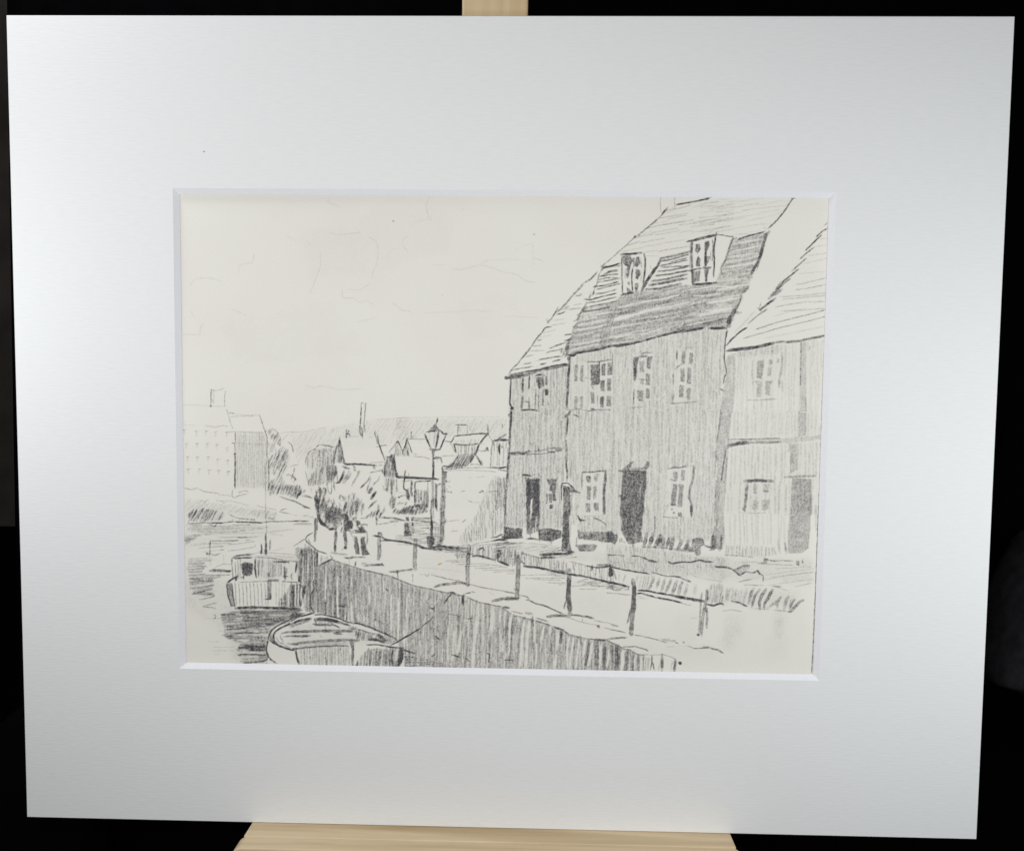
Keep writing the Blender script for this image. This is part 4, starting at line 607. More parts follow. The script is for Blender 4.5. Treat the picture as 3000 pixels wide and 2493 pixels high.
H("430 890 700 860 740 960 720 1150 600 1180 440 1230", 89, 5.6, 3.2, .46, 40); H("290 960 420 900 430 1220 280 1200", 87, 6.5, 3, .34, 40); H("300 1400 440 1230 590 1180 750 1150 780 1300 700 1440 500 1480 300 1500", 85, 6.6, 4.2, .6, 35)
E("432 900 432 1220", 3, .7); E("515 880 520 1150", 2.6, .6); E("550 1240 548 1440", 3, .7)
L("720 1180 740 1280 700 1380", .75, 17); L("700 1080 740 1120", .6, 6); L("895 1260 870 1350 820 1440 770 1450", .9, 8); L("870 1340 830 1450", .7, 8); L("985 1270 940 1360 900 1440", .55, 13); L("1020 1290 960 1400", .4, 6); L("255 1250 280 1370 310 1490", .4, 3.4); LL(.58, 3.2, "610 1450 640 1600 680 1640", "720 1380 745 1590", "695 1480 690 1600 670 1640", "730 1480 720 1540"); L("770 1180 800 1460", .5, 4)
cur('drawn_shrub.bank'); H("0 1500 200 1500 180 1600 0 1700", 65, 7, 4, .52, 25); L("190 1590 150 1650 110 1705", .85, 8); L("240 1580 225 1620", .75, 8); L("345 1550 355 1600", .45, 6); L("230 1650 300 1680 370 1702", .5, 5); L("60 1340 90 1400", .8, 6); L("75 1200 20 1400", .45, 4)
cur('drawn_shrub.garden')
for s, w, d in [("1160 1250 1130 1320 1080 1400 1030 1495", 6, .5), ("1340 1330 1300 1420 1240 1470 1175 1535", 5.4, .62), ("1340 1410 1310 1500 1280 1600", 3.6, .4), ("1500 1330 1470 1400 1380 1490", 4.4, .48), ("1430 1600 1390 1660 1350 1710", 9, .92), ("1110 1270 1160 1250", 4, .4)]: L(s, d, w)
Z("1300 1590 1370 1505 1388 1560 1345 1630 1310 1630", .72); L("1340 1400 1350 1370", .5, 4)
t('C5')
for s, w, d in [("1170 10 1120 50", 6, .6), ("1250 0 1220 120", 4, .4), ("1310 40 1250 130 1290 140", 7, .6), ("1360 120 1330 180 1300 235", 10, .85), ("1380 270 1320 320 1250 395", 7, .68), ("1420 340 1420 400 1430 440", 7, .75), ("1520 370 1510 420 1480 480", 8, .4), ("1210 545 1260 510", 8, .85), ("1380 560 1390 680", 5, .6), ("1750 212 1800 190 1870 175", 4, .5), ("1510 80 1570 70", 5, .4), ("1540 100 1560 60", 5, .4), ("1890 100 1910 230", 9, .8)]: L(s, d, w)
H("1290 470 1390 420 1480 460 1470 540 1400 570 1370 530 1260 530", 70, 6.5, 4.6, .78, 22); H("1600 220 1700 210 1705 380 1640 400 1580 330", 82, 6.5, 4.8, .78, 25); H("1640 470 1720 390 1760 440 1860 380 1996 360 1996 480 1780 490", 60, 6.6, 5, .82, 22); L("1380 560 1400 600", .9, 6)
H("1740 290 1880 300 1880 330 1740 320", 60, 8, 4, .4, 15)
LL(.5, 3.4, "1100 560 1230 555", "1400 660 1600 640", "1450 550 1580 565"); L("1480 545 1700 562 1870 602", .8, 5); L("1600 620 1740 612", .6, 7); L("1680 590 1880 600", .4, 5); L("1690 680 1710 660", .4, 3)
t('C6'); H("60 250 130 140 230 120 330 110 520 90 520 230 320 270 200 260", 62, 6.6, 5, .82, 22); Z("310 105 380 90 385 150 330 140", .85); H("30 70 160 60 160 90 30 100", 50, 8, 4, .5, 14); H("320 320 560 320 560 380 320 380", 0, 6, 4, .35, 25)
cur('drawn_tree.willow'); t('C5')
for s, w, d in [("430 40 450 100 440 200", 8, .85), ("495 70 530 60 540 120 520 170", 6, .65), ("380 180 395 320 410 450", 10, .95), ("430 200 425 300 405 430", 8, .8), ("350 200 365 300 380 370", 5, .72), ("510 210 490 290 455 370", 9, .82), ("570 280 540 350 490 430", 12, .58), ("350 320 380 430", 4.6, .62), ("400 450 420 540 470 640 560 700", 10, .92), ("440 580 480 640 530 690", 10, .88), ("560 710 600 742 700 735", 8, .95), ("660 310 640 400", 6, .6), ("600 210 590 300", 5, .42), ("375 90 385 180", 5, .6), ("460 330 440 450", 6, .6), ("620 250 650 330", 4, .5), ("660 230 690 330", 4, .5), ("440 440 430 520", 8, .4)]: L(s, d, w)
Z("590 385 660 350 740 390 800 410 805 480 875 480 885 560 780 590 765 680 700 745 640 640 540 650 515 500 565 440", .72, var=.6); L("600 400 590 620", .75, 9); L("640 380 650 600", .7, 8); L("560 430 540 600", .7, 8); L("700 400 690 640", .7, 9); L("760 400 740 560", .6, 7); L("830 480 820 560", .6, 7); H("540 360 700 330 860 440 900 600 760 700 560 720 480 600 500 450", 82, 10, 5, .34, 18, skip=.3); E("590 380 610 400", 4, .7); E("690 530 760 530", 5, .6)
H("460 400 580 330 600 400 500 470", 60, 7, 4, .5, 22); L("700 740 710 850 695 1000 690 1135", .75, 8); L("680 820 690 1100", .4, 5)
cur('drawn_shrub.path')
for s, w, d in [("780 160 760 220 790 270", 5, .5), ("820 190 830 260", 6, .55), ("930 160 920 240", 6, .55), ("1010 160 1000 280", 6, .55), ("1085 240 1095 330", 7, .5), ("880 290 860 360 840 440", 8, .78), ("985 330 950 440", 10, .82), ("1045 290 1050 430", 11, .85), ("1155 330 1165 420", 9, .52), ("1140 420 1135 515", 4, .45), ("760 300 790 370", 4, .5), ("960 230 1000 340", 5, .45), ("1020 430 1060 500", 5, .6), ("900 430 880 520", 6, .72), ("850 210 860 260", 6, .5), ("1000 440 980 520", 6, .6), ("940 460 960 560", 5, .6)]: L(s, d, w)
H("860 280 1100 250 1100 420 960 480 840 440", 75, 9, 4.4, .42, 20)
# ================================================================== people
cur('drawn_tree.willow'); t('C5'); H("430 450 520 400 700 330 800 400 890 440 910 600 780 690 700 760 560 730 440 610", 72, 9, 5, .36, 24, skip=.25); H("340 160 420 60 560 60 600 250 720 330 600 400 430 430 360 330", 75, 10, 5, .45, 26, skip=.25)
cur('drawn_shrub.path'); H("750 170 860 180 930 150 1030 150 1110 240 1180 330 1150 430 1060 500 960 520 820 450 850 300", 78, 9, 5, .42, 24, skip=.25)
cur('drawn_person.walking_ahead'); Z("835 500 900 480 925 600 905 660 850 640", .75); Z("840 640 900 650 885 780 850 770", .55); L("855 740 858 850 870 960 868 1045", .85, 11); dot(860, 1050, 9, .95); Z("840 640 905 650 900 780 850 790", .6); L("815 700 790 790", .7, 6); L("820 1075 808 1100", .7, 4); L("800 640 790 660", .8, 7); L("865 480 880 540 915 600", .95, 8); Z("850 660 920 660 900 760 860 750", .6); L("900 500 930 580", .8, 5)
cur('drawn_person.in_dark_jacket'); Z("895 590 975 585 1000 640 985 735 895 750 885 660", .8); Z("918 605 972 600 982 650 1000 670 980 725 905 740 905 650", 1.0); L("890 745 930 770 980 780", .8, 6); L("950 780 975 860", .6, 4); Z("1012 850 1062 860 1090 1000 1112 1155 1045 1165 1020 1040", .97, var=.25); L("980 835 1010 950", .5, 4)
cur('drawn_person.in_pale_shirt'); L("1060 700 1120 745 1180 790", .8, 9); EZ("1070 850 1120 850 1125 1120 1112 1000", .9); EZ("985 810 1225 805 1225 850 985 850", .7); Z("1042 595 1100 595 1110 655 1060 675", 1.0); Z("995 545 1055 520 1062 560 1000 600 980 590", .8); Z("1000 600 1060 590 1110 600 1120 660 1060 690 1045 670 1060 640 1030 620", .8); Z("1045 800 1005 745 1100 735 1130 670 1165 690 1232 790 1100 805", .92); L("1120 670 1180 660 1228 665 1225 695", .72, 4.6); L("980 800 1100 805 1225 798", .68, 4); Z("1128 868 1190 870 1222 1050 1262 1165 1150 1175 1118 1030", .97, var=.25); E("1090 860 1118 1140", 5, .9); E("985 825 1220 828", 5, .8); L("1228 800 1235 900 1225 1000", .62, 4.4); L("1000 760 990 800", .6, 4); E("1175 700 1210 770", 3, .6); L("1240 1140 1262 1162", .9, 7)
cur('drawn_person.far_walker'); t('C6'); Z("168 310 222 310 222 382 170 375", .97); Z("150 410 212 410 245 615 140 615", .94); L("240 560 245 640", .5, 5)
Z("135 400 250 390 260 620 135 620", .5); cur('drawn_person.far_companion'); Z("258 308 304 310 302 372 258 372", .95); Z("262 390 302 398 292 465 262 455", .9); L("280 450 270 600", .55, 12)
# ================================================================== bollard post on the quay and the railing
cur('drawn_mooring_post'); t('C5'); Z("348 550 412 560 402 760 372 952 343 942 352 760", .66); L("360 560 355 940", .6, 5); L("400 560 395 750", .4, 4)
cur('drawn_railing')
def post(tile, s, w, d=.62):
    cur('drawn_railing', 'drawn_post'); t(tile); stamp(pts(s), w, d*.8, taper=.15, wob=.35)
    q = np.array([float(v) for v in s.split()]).reshape(-1, 2); 
    stamp(pts(q+[w*2.0, 0]), 2.6, .25); stamp(pts(q-[w*2.0, 0]), 2.6, .3)
post('C5', "1430 830 1430 1000 1435 1150 1415 1240", 11); t('C5'); L("1405 830 1420 800 1460 820 1480 870", .85, 5); L("1460 780 1470 800", .5, 4)
post('C6', "325 700 320 900 310 1050 322 1180", 12, .65)
post('C6', "1215 790 1210 950 1195 1200 1200 1440", 12, .65); L("1205 880 1200 960", .8, 9)
post('B4', "392 850 388 1100 380 1300 370 1560", 13, .68); L("325 1390 335 1420", .7, 5)
post('B4', "1245 1080 1235 1300 1222 1500 1245 1745", 14, .68); L("1160 1700 1165 1730", .8, 6); t('D4'); stamp(pts("1065 0 1060 250 1078 400 1080 545"), 14, .68, taper=.15); L("1010 350 985 465", .7, 5); L("1020 360 1030 200", .5, 4)
post('B5', "425 1240 445 1400 440 1500 420 1745", 12, .62); t('D5'); stamp(pts("390 110 378 400 355 650 338 900"), 14, .68, taper=.15); L("330 470 300 620 268 715", .65, 5.4); L("320 880 355 905", .8, 8); L("350 0 360 120", .5, 6)
post('D5', "1610 165 1600 300 1575 400 1530 650 1510 900", 8, .6); L("1520 200 1500 400 1490 600 1475 880", .5, 6); L("1590 420 1605 600 1600 790", .6, 7); dot(1452, 908, 8, .92); L("1515 880 1525 960", .3, 3); L("1620 180 1625 330", .5, 5)
def rail(tile, *ss):
    cur('drawn_railing', 'drawn_rail'); t(tile)
    for s, w, d in ss: L(s, d, w)
rail('C5', ("1325 850 1450 870", 6, .97), ("1450 870 1550 915 1700 940 1850 955 1996 990", 6, .92), ("1440 938 1550 930 1650 935", 4.4, .85), ("1840 945 1900 965", 5, .9)); t('C6')
for s, w, d in [("0 715 90 720 160 732 300 762", 6, .95), ("320 772 380 790 440 822 520 840", 8, .98), ("500 835 600 825 750 800 900 822 1050 830 1190 832", 8, .88), ("560 855 800 850 1160 885", 6, .6), ("640 800 760 790 760 850 650 840", 8, .5)]: L(s, d, w)
rail('C6', ("1240 925 1300 940", 4.6, .82), ("1270 972 1350 955 1500 985 1650 1030", 6, .9), ("1700 1045 1800 1080 1890 1122", 7, .95))
rail('B4', ("50 930 130 970 230 1005", 6, .88), ("480 1015 650 1035 800 1060 1000 1105 1200 1150", 7.4, .98), ("440 930 480 960", 4.6, .62)); rail('B4', ("1200 1150 1280 1160 1500 1190 1750 1250 1996 1312", 6.4, .97), ("1020 1080 1220 1130", 9, .6)); t('B5')
for s, w, d in [("0 1282 80 1295 160 1312 350 1362", 8, .95), ("350 1362 345 1412", 5, .85)]: L(s, d, w)
rail('B5', ("510 1422 650 1430 800 1460 1000 1492 1100 1512", 6.6, .95), ("1100 1512 1350 1560 1600 1600", 9.4, .92), ("480 1472 560 1470 650 1495 800 1540", 5.4, .95), ("800 1540 1000 1575 1150 1605 1250 1632", 5.6, .95), ("1250 1632 1340 1665 1410 1662", 3, .4), ("1540 1590 1600 1605", 9, .6))
rail('D5', ("1590 400 1650 405 1720 415 1780 395 1850 380 1885 405", 5, .9))
# ================================================================== rowing boat
cur('drawn_rowing_boat'); t('D1')
EZ("1996 660 1800 730 1600 830 1500 920 1465 1000 1480 1060 1560 1120 1700 1180 1900 1210 1996 1200", .85); EZ("1470 1080 1700 1190 1996 1210 1996 1445 1620 1445 1480 1320 1440 1200", .9)
L("1996 640 1900 675 1800 720 1600 820 1510 900 1465 980 1462 1040", .95, 4.8); L("1996 722 1900 745 1800 790 1650 860 1575 920 1545 980 1555 1050", .97, 6); L("1510 950 1500 1010 1560 1080 1620 1120", .78, 9); L("1465 1040 1550 1105 1700 1172 1850 1212 1960 1205", .95, 7); L("1590 1010 1640 1090 1780 1160 1860 1190", .5, 4); L("1452 1050 1428 1180 1432 1260 1470 1335", .95, 5.4); L("1470 1335 1500 1380 1560 1420 1600 1445", .78, 6); L("1480 900 1640 800 1996 690", .5, 4)
L("1680 942 1800 920 1996 910", .7, 6); L("1700 1002 1850 985 1996 975", .6, 5); L("1660 970 1665 1020 1720 1080", .5, 4.4); L("1790 815 1900 795 1996 780", .65, 7); L("1770 1112 1996 1120", .52, 5); L("1905 1195 1930 1300 1965 1440", .88, 6); L("1700 1060 1710 1110", .4, 4); L("1460 1310 1430 1380 1380 1420", .85, 5)
t('D2')
EZ("0 740 200 660 400 610 600 650 800 700 1050 800 1130 780 1500 920 1780 1060 1830 1180 1800 1480 140 1480 80 1220 0 1200", .82)
L("0 740 100 690 200 652 400 602", .92, 4.6); L("400 627 520 630 600 642 800 690 920 740 1050 775", .85, 4.8); L("1050 775 1130 772 1300 830 1500 910 1700 1000 1790 1062", .88, 5.6)
L("0 800 80 760 150 730 350 692", .92, 7.4); L("0 840 150 780 350 720", .5, 7); L("410 712 560 708 700 722 850 765", .97, 11); L("850 765 1000 812", .9, 8); L("385 790 500 805 600 800 680 815", .82, 6); L("700 800 780 820 830 850", .72, 5); H("400 740 700 740 780 800 400 800", 90, 7, 5, .6, 14); L("580 800 590 870", .6, 4)
L("0 922 100 915 400 905 700 900 900 902 1060 908", .72, 9); L("0 987 160 990 330 985", .7, 7); L("725 938 860 942", .85, 9); L("0 1125 100 1120 200 1100 500 1072 700 1060 900 1050 1150 1065", .62, 9); L("0 1205 60 1207 150 1195 250 1180 400 1165 550 1158 980 1150", .7, 4.6); H("60 1120 900 1055 980 1080 950 1140 200 1190", 5, 6, 4, .35, 50); L("500 980 530 1000", .5, 4); L("60 1190 110 1200", .7, 8)
H("1080 900 1300 940 1500 970 1560 1090 1320 1060 1100 1050", 75, 7, 4.6, .55, 25); L("1310 1042 1400 1045 1480 1060 1560 1095", .97, 9); L("1460 960 1520 1000 1580 1080", .97, 13); L("1100 900 1100 960", .7, 6); L("1100 862 1300 925 1450 965", .6, 5); H("1560 960 1790 1060 1680 1130 1560 1100", 60, 6, 5, .55, 25); L("1275 1132 1400 1130 1500 1135 1640 1165 1830 1182", .88, 5.4); L("1050 830 1060 870 1000 860", .7, 6); H("1000 830 1100 830 1120 900 1000 890", 60, 7, 4, .5, 15)
H("140 1220 300 1190 550 1170 980 1160 1020 1500 170 1500", 90, 7.5, 3.6, .4, 60); L("92 1215 100 1300 120 1380 155 1460", .92, 7); Z("985 1070 1065 1080 1072 1200 1062 1500 1022 1500 1030 1220", .86); H("1280 1200 1830 1190 1852 1300 1800 1500 1080 1500 1200 1300", 84, 7, 5, .66, 50); L("1845 1190 1862 1300 1838 1400 1800 1490", .98, 7); L("1715 1200 1698 1330 1715 1490", .85, 5); Z("1720 1400 1800 1400 1790 1500 1710 1500", .6); L("1080 1475 1130 1470", .9, 6)
cur('drawn_rowing_boat', 'drawn_mooring_rope'); L("1680 1142 1760 1100 1830 1060 1996 960", .97, 4.4); t('D3'); L("0 1042 100 985 200 930 300 865 400 800", .95, 4); L("400 800 520 700 580 660 628 600", .85, 3.4)
cur('drawn_rowing_boat', 'drawn_mooring_rope'); t('D2'); L("430 170 390 220 345 290 330 420 355 530 402 590", .9, 4.6); L("400 590 300 625 200 650", .85, 5); L("385 300 370 400", .5, 4)
cur('drawn_mooring_chain'); L("1845 1170 1920 1220 1996 1250", .7, 5); t('D3'); L("90 1150 130 1168 200 1185 330 1222", .9, 4.6); L("0 1040 60 1140 95 1220", .0, 2); L("75 1140 98 1230 80 1350 30 1440", .9, 12); dot(160, 1280, 6, .8); dot(275, 1280, 6, .8)
# ---- shadowed gap along the sheet's right edge, painted as a dark line
cur('painted_gap_shadow'); t('N')
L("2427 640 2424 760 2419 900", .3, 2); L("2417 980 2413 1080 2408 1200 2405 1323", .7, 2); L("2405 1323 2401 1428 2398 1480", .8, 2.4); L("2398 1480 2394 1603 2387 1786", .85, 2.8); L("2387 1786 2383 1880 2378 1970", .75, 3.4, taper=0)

t('D6'); cur('drawn_road', 'smudge'); SM("200 560 520 560 480 900 260 1200 160 1000", .10, 8); cur('drawn_road', 'smudge'); SM("1040 520 1220 540 1160 900 1060 950", .12, 6); cur('drawn_road', 'smudge'); SM("900 900 1300 900 1200 1300 900 1300", .06, 10); t('D5'); cur('drawn_road', 'smudge'); SM("1100 500 1450 500 1400 1000 1000 950", .05, 12); cur('drawn_road', 'smudge'); SM("200 1000 1800 1100 1700 1300 300 1200", .05, 8)
t('C6'); cur('drawn_road', 'smudge'); SM("360 900 1150 950 1150 1350 360 1200", .05, 10); t('D4'); cur('drawn_road', 'smudge'); SM("300 100 1000 100 1000 450 300 300", .05, 10); cur('drawn_road', 'smudge'); SM("1150 150 1900 250 1900 600 1150 500", .05, 10)
cur('drawn_verge'); t('B5'); SM("0 640 1100 760 1996 880 1996 1250 700 1150 0 1000", .16, 5); t('B6'); SM("0 860 1740 900 1740 1300 0 1250", .14, 6); SM("0 1350 1500 1450 1400 1700 0 1640", .12, 5); t('B4'); SM("0 620 1996 820 1996 1000 0 760", .12, 5)
cur('drawn_house.right'); t('B3'); SM("300 0 1850 0 1850 1740 260 1740", .07, 5); t('A6'); SM("300 760 1800 560 1800 1500 280 1500", .05, 6)
cur('drawn_house.middle'); t('N'); SM(MIDW, .09, 4)
cur('drawn_house.left'); SM(LW, .12, 4)
cur('drawn_water'); t('D1'); SM("60 0 800 60 900 600 700 900 60 500", .12, 8); SM("700 540 1500 560 1440 1440 900 1440", .14, 6); t('C4'); SM("60 660 1800 660 1500 900 60 1100", .10, 6)
cur('drawn_cabin_boat'); t('C4'); SM("880 1200 1900 1280 1900 1600 900 1560", .10, 4)
cur('drawn_rowing_boat'); t('D2'); SM("0 760 1000 820 1500 1060 900 1140 0 1180", .14, 4); SM("140 1220 1000 1160 1000 1480 170 1450", .12, 3)
cur('drawn_hills'); t('C3'); SM("0 280 1850 260 1850 600 0 620", .06, 5); t('C2'); SM("0 640 1300 420 1900 400 1500 800 100 1000", .06, 5)
cur('drawn_mill'); t('C1'); SM("945 790 1470 790 1470 1700 950 1700", .10, 3)
cur('drawn_tree.broad'); t('C2'); SM("290 900 740 860 760 1480 280 1480", .14, 3)
cur('drawn_river_bank'); t('C4'); SM("60 250 1500 400 1600 620 60 620", .09, 5)
cur('drawn_garden_wall'); t('C3'); SM("850 1120 1700 1150 1600 1745 850 1745", .04, 5)
AMB = .012
LAMPS = [('camera_lamp', (-10, 35, 458), .145, (1, .995, .985), .05), ('left_lamp', (-335, 60, 150), .0185, (.965, .985, 1), .04),
         ('right_lamp', (345, -20, 235), .0400, (.94, .985, 1), .04), ('upper_left_lamp', (-335, 405, 80), .0710, (.98, .99, 1), .04)]
# ================================================================== turn the pencil pressure into marks on the sheet
print('strokes done', flush=True)
n1 = rng.random((NY, NX)).astype(np.float32); n2 = blur(rng.random((NY, NX)).astype(np.float32), 1)
n2 = (n2-n2.mean())/n2.std(); n1 = (n1-.5)/.29
big = np.kron(blur(rng.random((NY//5+2, NX//4+2)).astype(np.float32), 1), np.ones((5, 4), np.float32))[:NY, :NX]; big = (big-big.mean())/big.std()
tooth = (.5+.2*n1+.17*n2+.05*big).clip(0, 1.1)
COV = (1.0*P**1.14*(1+(.5-tooth)*1.8*(1-P*.7))).clip(0, .97)
COV = np.where(P > .012, COV, 0).astype(np.float32)

draw = empty('pencil_drawing', PIC @ Matrix.Translation((0, 0, -(DEPTH+.22)*MM)))
tag(draw, 'pencil drawing of waterside houses, quay and boats on cream paper, seen through the mount window', 'drawing')
sheet = mesh_obj('paper_sheet', [(x*MM, y*MM, z*MM) for z in (-.3, 0) for x, y in ((GX0-6, GY0-6), (GX1+6, GY0-6), (GX1+6, GY1+6), (GX0-6, GY1+6))],
                 [(3, 2, 1, 0), (4, 5, 6, 7), (0, 1, 5, 4), (1, 2, 6, 5), (2, 3, 7, 6), (3, 0, 4, 7)], MAT_PAPER, draw)
V = COV
cmax = np.maximum.reduce([V[:-1, :-1], V[1:, :-1], V[:-1, 1:], V[1:, 1:]])
st = np.stack([P[:-1, :-1], P[:-1, 1:], P[1:, :-1], P[1:, 1:]]); so = np.stack([OWN[:-1, :-1], OWN[:-1, 1:], OWN[1:, :-1], OWN[1:, 1:]])
so_ok = np.where(so > 0, st, -1); k = so_ok.argmax(0); owner = np.take_along_axis(so, k[None], 0)[0]
owner[cmax < .012] = 0
cj, ci = np.nonzero(owner); ow = owner[cj, ci]; order = np.argsort(ow, kind='stable'); cj, ci, ow = cj[order], ci[order], ow[order]
bounds = {int(i): (int(a), int(b)) for i, a, b in zip(*(lambda u: (u[0], u[1], np.r_[u[1][1:], len(ow)]))(np.unique(ow, return_index=True)))}
def patch(name, idxs, parent):
    sel = np.concatenate([np.arange(*bounds[i]) for i in idxs if i in bounds]) if any(i in bounds for i in idxs) else None
    me = bpy.data.meshes.new(name)
    if sel is not None:
        j, i = cj[sel].astype(np.int64), ci[sel].astype(np.int64)
        q = np.stack([j*NX+i, j*NX+i+1, (j+1)*NX+i+1, (j+1)*NX+i], 1)
        u, inv = np.unique(q.ravel(), return_inverse=True)
        vj, vi = u//NX, u % NX
        co = np.stack([(GX0+vi*CELL)*MM, (GY0+vj*CELL)*MM, np.full(len(u), .00004)], 1).astype(np.float32)
        nf = len(q); me.vertices.add(len(u)); me.vertices.foreach_set('co', co.ravel())
        me.loops.add(nf*4); me.loops.foreach_set('vertex_index', inv.astype(np.int32).ravel())
        me.polygons.add(nf); me.polygons.foreach_set('loop_start', np.arange(0, nf*4, 4, dtype=np.int32)); me.polygons.foreach_set('loop_total', np.full(nf, 4, np.int32))
        me.update(calc_edges=True)
        a = me.attributes.new('graphite', 'FLOAT', 'POINT'); a.data.foreach_set('value', COV[vj, vi])
    me.materials.append(MAT_PENCIL)
    ob = bpy.data.objects.new(name, me); return link(ob, parent)
PLAB = {'drawn_house.right': 'half-timbered house drawn at the right edge', 'drawn_house.middle': 'tall drawn house with mansard roof and two dormers', 'drawn_house.left': 'narrow drawn house with dark open door',
        'drawn_cottage.gabled': 'drawn cottage with big blank roof', 'drawn_cottage.row': 'faint row of drawn gables behind the lamp', 'drawn_cottage.porch': 'low drawn cottage left of the lamp', 'drawn_cottage.slated': 'drawn cottage with shaded steep roof right of the lamp', 'drawn_cottage.end': 'small drawn cottage touching the left house',
        'drawn_tree.poplar': 'drawn trees beside the mill', 'drawn_tree.broad': 'round shaded drawn tree', 'drawn_tree.willow': 'dark spiky drawn tree at the quay end',
        'drawn_shrub.bank': 'drawn bush on the far bank', 'drawn_shrub.garden': 'drawn garden foliage below the cottages', 'drawn_shrub.path': 'drawn sprigs above the couple',
        'drawn_person.walking_ahead': 'drawn figure walking ahead of the couple', 'drawn_person.in_dark_jacket': 'drawn figure in dark jacket, left of the couple', 'drawn_person.in_pale_shirt': 'drawn figure in pale shirt, right of the couple',
        'drawn_person.far_walker': 'small distant drawn figure on the path', 'drawn_person.far_companion': 'second small distant drawn figure'}
groups = {}
for i, it in enumerate(ITEMS):
    if it is None: continue
    part, sub = it
    g = groups.setdefault(part, {'main': [], 'subs': []})
    if sub is None: g['main'].append(i)
    elif sub in ('drawn_window', 'drawn_dormer', 'drawn_post', 'drawn_rail', 'drawn_cloud', 'smudge', 'drawn_mooring_rope'): g['subs'].append((sub, [i]))
    else:
        for s in g['subs']:
            if s[0] == sub: s[1].append(i); break
        else: g['subs'].append((sub, [i]))
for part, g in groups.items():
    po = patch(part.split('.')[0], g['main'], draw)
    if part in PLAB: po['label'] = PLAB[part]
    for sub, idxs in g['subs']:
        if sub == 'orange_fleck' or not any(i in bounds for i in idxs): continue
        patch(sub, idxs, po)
# the small orange fleck on the paper and the dark speck on the mount
m_fleck, nt, b = new_mat('orange_stain'); b.inputs['Base Color'].default_value = (.62, .40, .13, 1); b.inputs['Roughness'].default_value = .8
def blob_patch(name, c, rx, ry, ang, z, mat, parent):
    vs = []; n = 18
    for i in range(n):
        a = 2*math.pi*i/n; r = 1+.2*(random.random()-.5); x, y = rx*r*math.cos(a), ry*r*math.sin(a)
        vs.append(((c[0]+x*math.cos(ang)-y*math.sin(ang))*MM, (c[1]+x*math.sin(ang)+y*math.cos(ang))*MM, z*MM))
    return mesh_obj(name, vs, [tuple(range(n))], mat, parent)
blob_patch('orange_fleck', to_sheet([FLECK])[0], 1.35, .42, math.radians(22), .09, m_fleck, draw)
print('sheet done', flush=True)

# ================================================================== the mount
mount = empty('picture_mount', PIC)
tag(mount, 'large white card mount with a rectangular window, standing on the easel ledge', 'picture mount')
w, h = MW/2, MH/2
def ring(x0, x1, y0, y1, z): return [(x0*MM, y0*MM, z*MM), (x1*MM, y0*MM, z*MM), (x1*MM, y1*MM, z*MM), (x0*MM, y1*MM, z*MM)]
e = .35                                    # softened outer arris
vs = ring(OX0-BEV, OX1+BEV, OY0-BEV, OY1+BEV, 0) + ring(-w+e, w-e, -h+e, h-e, 0) + ring(-w, w, -h, h, -e) + ring(-w, w, -h, h, -DEPTH) + ring(OX0, OX1, OY0, OY1, -DEPTH)
fs = []
for i in range(4):
    j = (i+1) % 4
    fs += [(i+4, j+4, j, i), (i+8, j+8, j+4, i+4), (i+12, j+12, j+8, i+8), (i+16, j+16, j+12, i+12)]
face = mesh_obj('mount_card', vs, fs, MAT_BOARD, mount)
bv = mesh_obj('bevelled_edge', ring(OX0-BEV, OX1+BEV, OY0-BEV, OY1+BEV, 0)+ring(OX0, OX1, OY0, OY1, -DEPTH), [(i, (i+1) % 4, (i+1) % 4+4, i+4) for i in range(4)], MAT_BEVEL, mount)
back = mesh_obj('backing_board', [(x*MM, y*MM, z*MM) for z in (-DEPTH-2.2, -DEPTH-.6) for x, y in ((-w+.5, -h+.5), (w-.5, -h+.5), (w-.5, h-.5), (-w+.5, h-.5))],
                [(3, 2, 1, 0), (4, 5, 6, 7), (0, 1, 5, 4), (1, 2, 6, 5), (2, 3, 7, 6), (3, 0, 4, 7)], MAT_BOARD, mount)
m_speck, nt, b = new_mat('dark_speck'); b.inputs['Base Color'].default_value = (.15, .14, .13, 1)
def px_plane(px, py, z):
    oo = R @ np.array([0, 0, z]) + T; A = np.array([[FPX, 0, -PW/2], [0, -FPX, -PH/2], [0, 0, -1.0]]) @ np.stack([R[:, 0], R[:, 1], oo], 1)
    q = np.linalg.inv(A) @ np.array([px, py, 1.0]); return q[:2]/q[2]
blob_patch('dark_speck', px_plane(598, 445, 0), .45, .3, .3, .03, m_speck, mount)

# ================================================================== the easel
PINE = wood_mat('pale_pine', (.40, .29, .15), (.64, .505, .33), (260, 9, 9), 1)      # grain along x
PINE_V = wood_mat('pale_pine_upright', (.50, .36, .19), (.62, .49, .31), (190, 4, 60), 3)
def wood_axis(mat, horizontal):
    for n in mat.node_tree.nodes:
        if n.type == 'MAPPING': n.inputs['Scale'].default_value = (7, 130, 130) if horizontal else (130, 5, 130)
wood_axis(PINE, True); wood_axis(PINE_V, False)
easel = empty('easel', PIC); tag(easel, 'pale pine table easel holding the mount on its ledge', 'easel')
def bevel_box(name, x0, x1, y0, y1, z0, z1, mat, parent, r=.8):
    import bmesh
    bm = bmesh.new(); vs = [bm.verts.new((x*MM, y*MM, z*MM)) for z in (z0, z1) for x, y in ((x0, y0), (x1, y0), (x1, y1), (x0, y1))]
    for f in ((3, 2, 1, 0), (4, 5, 6, 7), (0, 1, 5, 4), (1, 2, 6, 5), (2, 3, 7, 6), (3, 0, 4, 7)): bm.faces.new([vs[i] for i in f])
    bmesh.ops.bevel(bm, geom=bm.edges[:], offset=r*MM, segments=2, affect='EDGES', profile=.5)
    me = bpy.data.meshes.new(name); bm.to_mesh(me); bm.free(); me.materials.append(mat)
    ob = bpy.data.objects.new(name, me); return link(ob, parent)
zb = -DEPTH-2.2
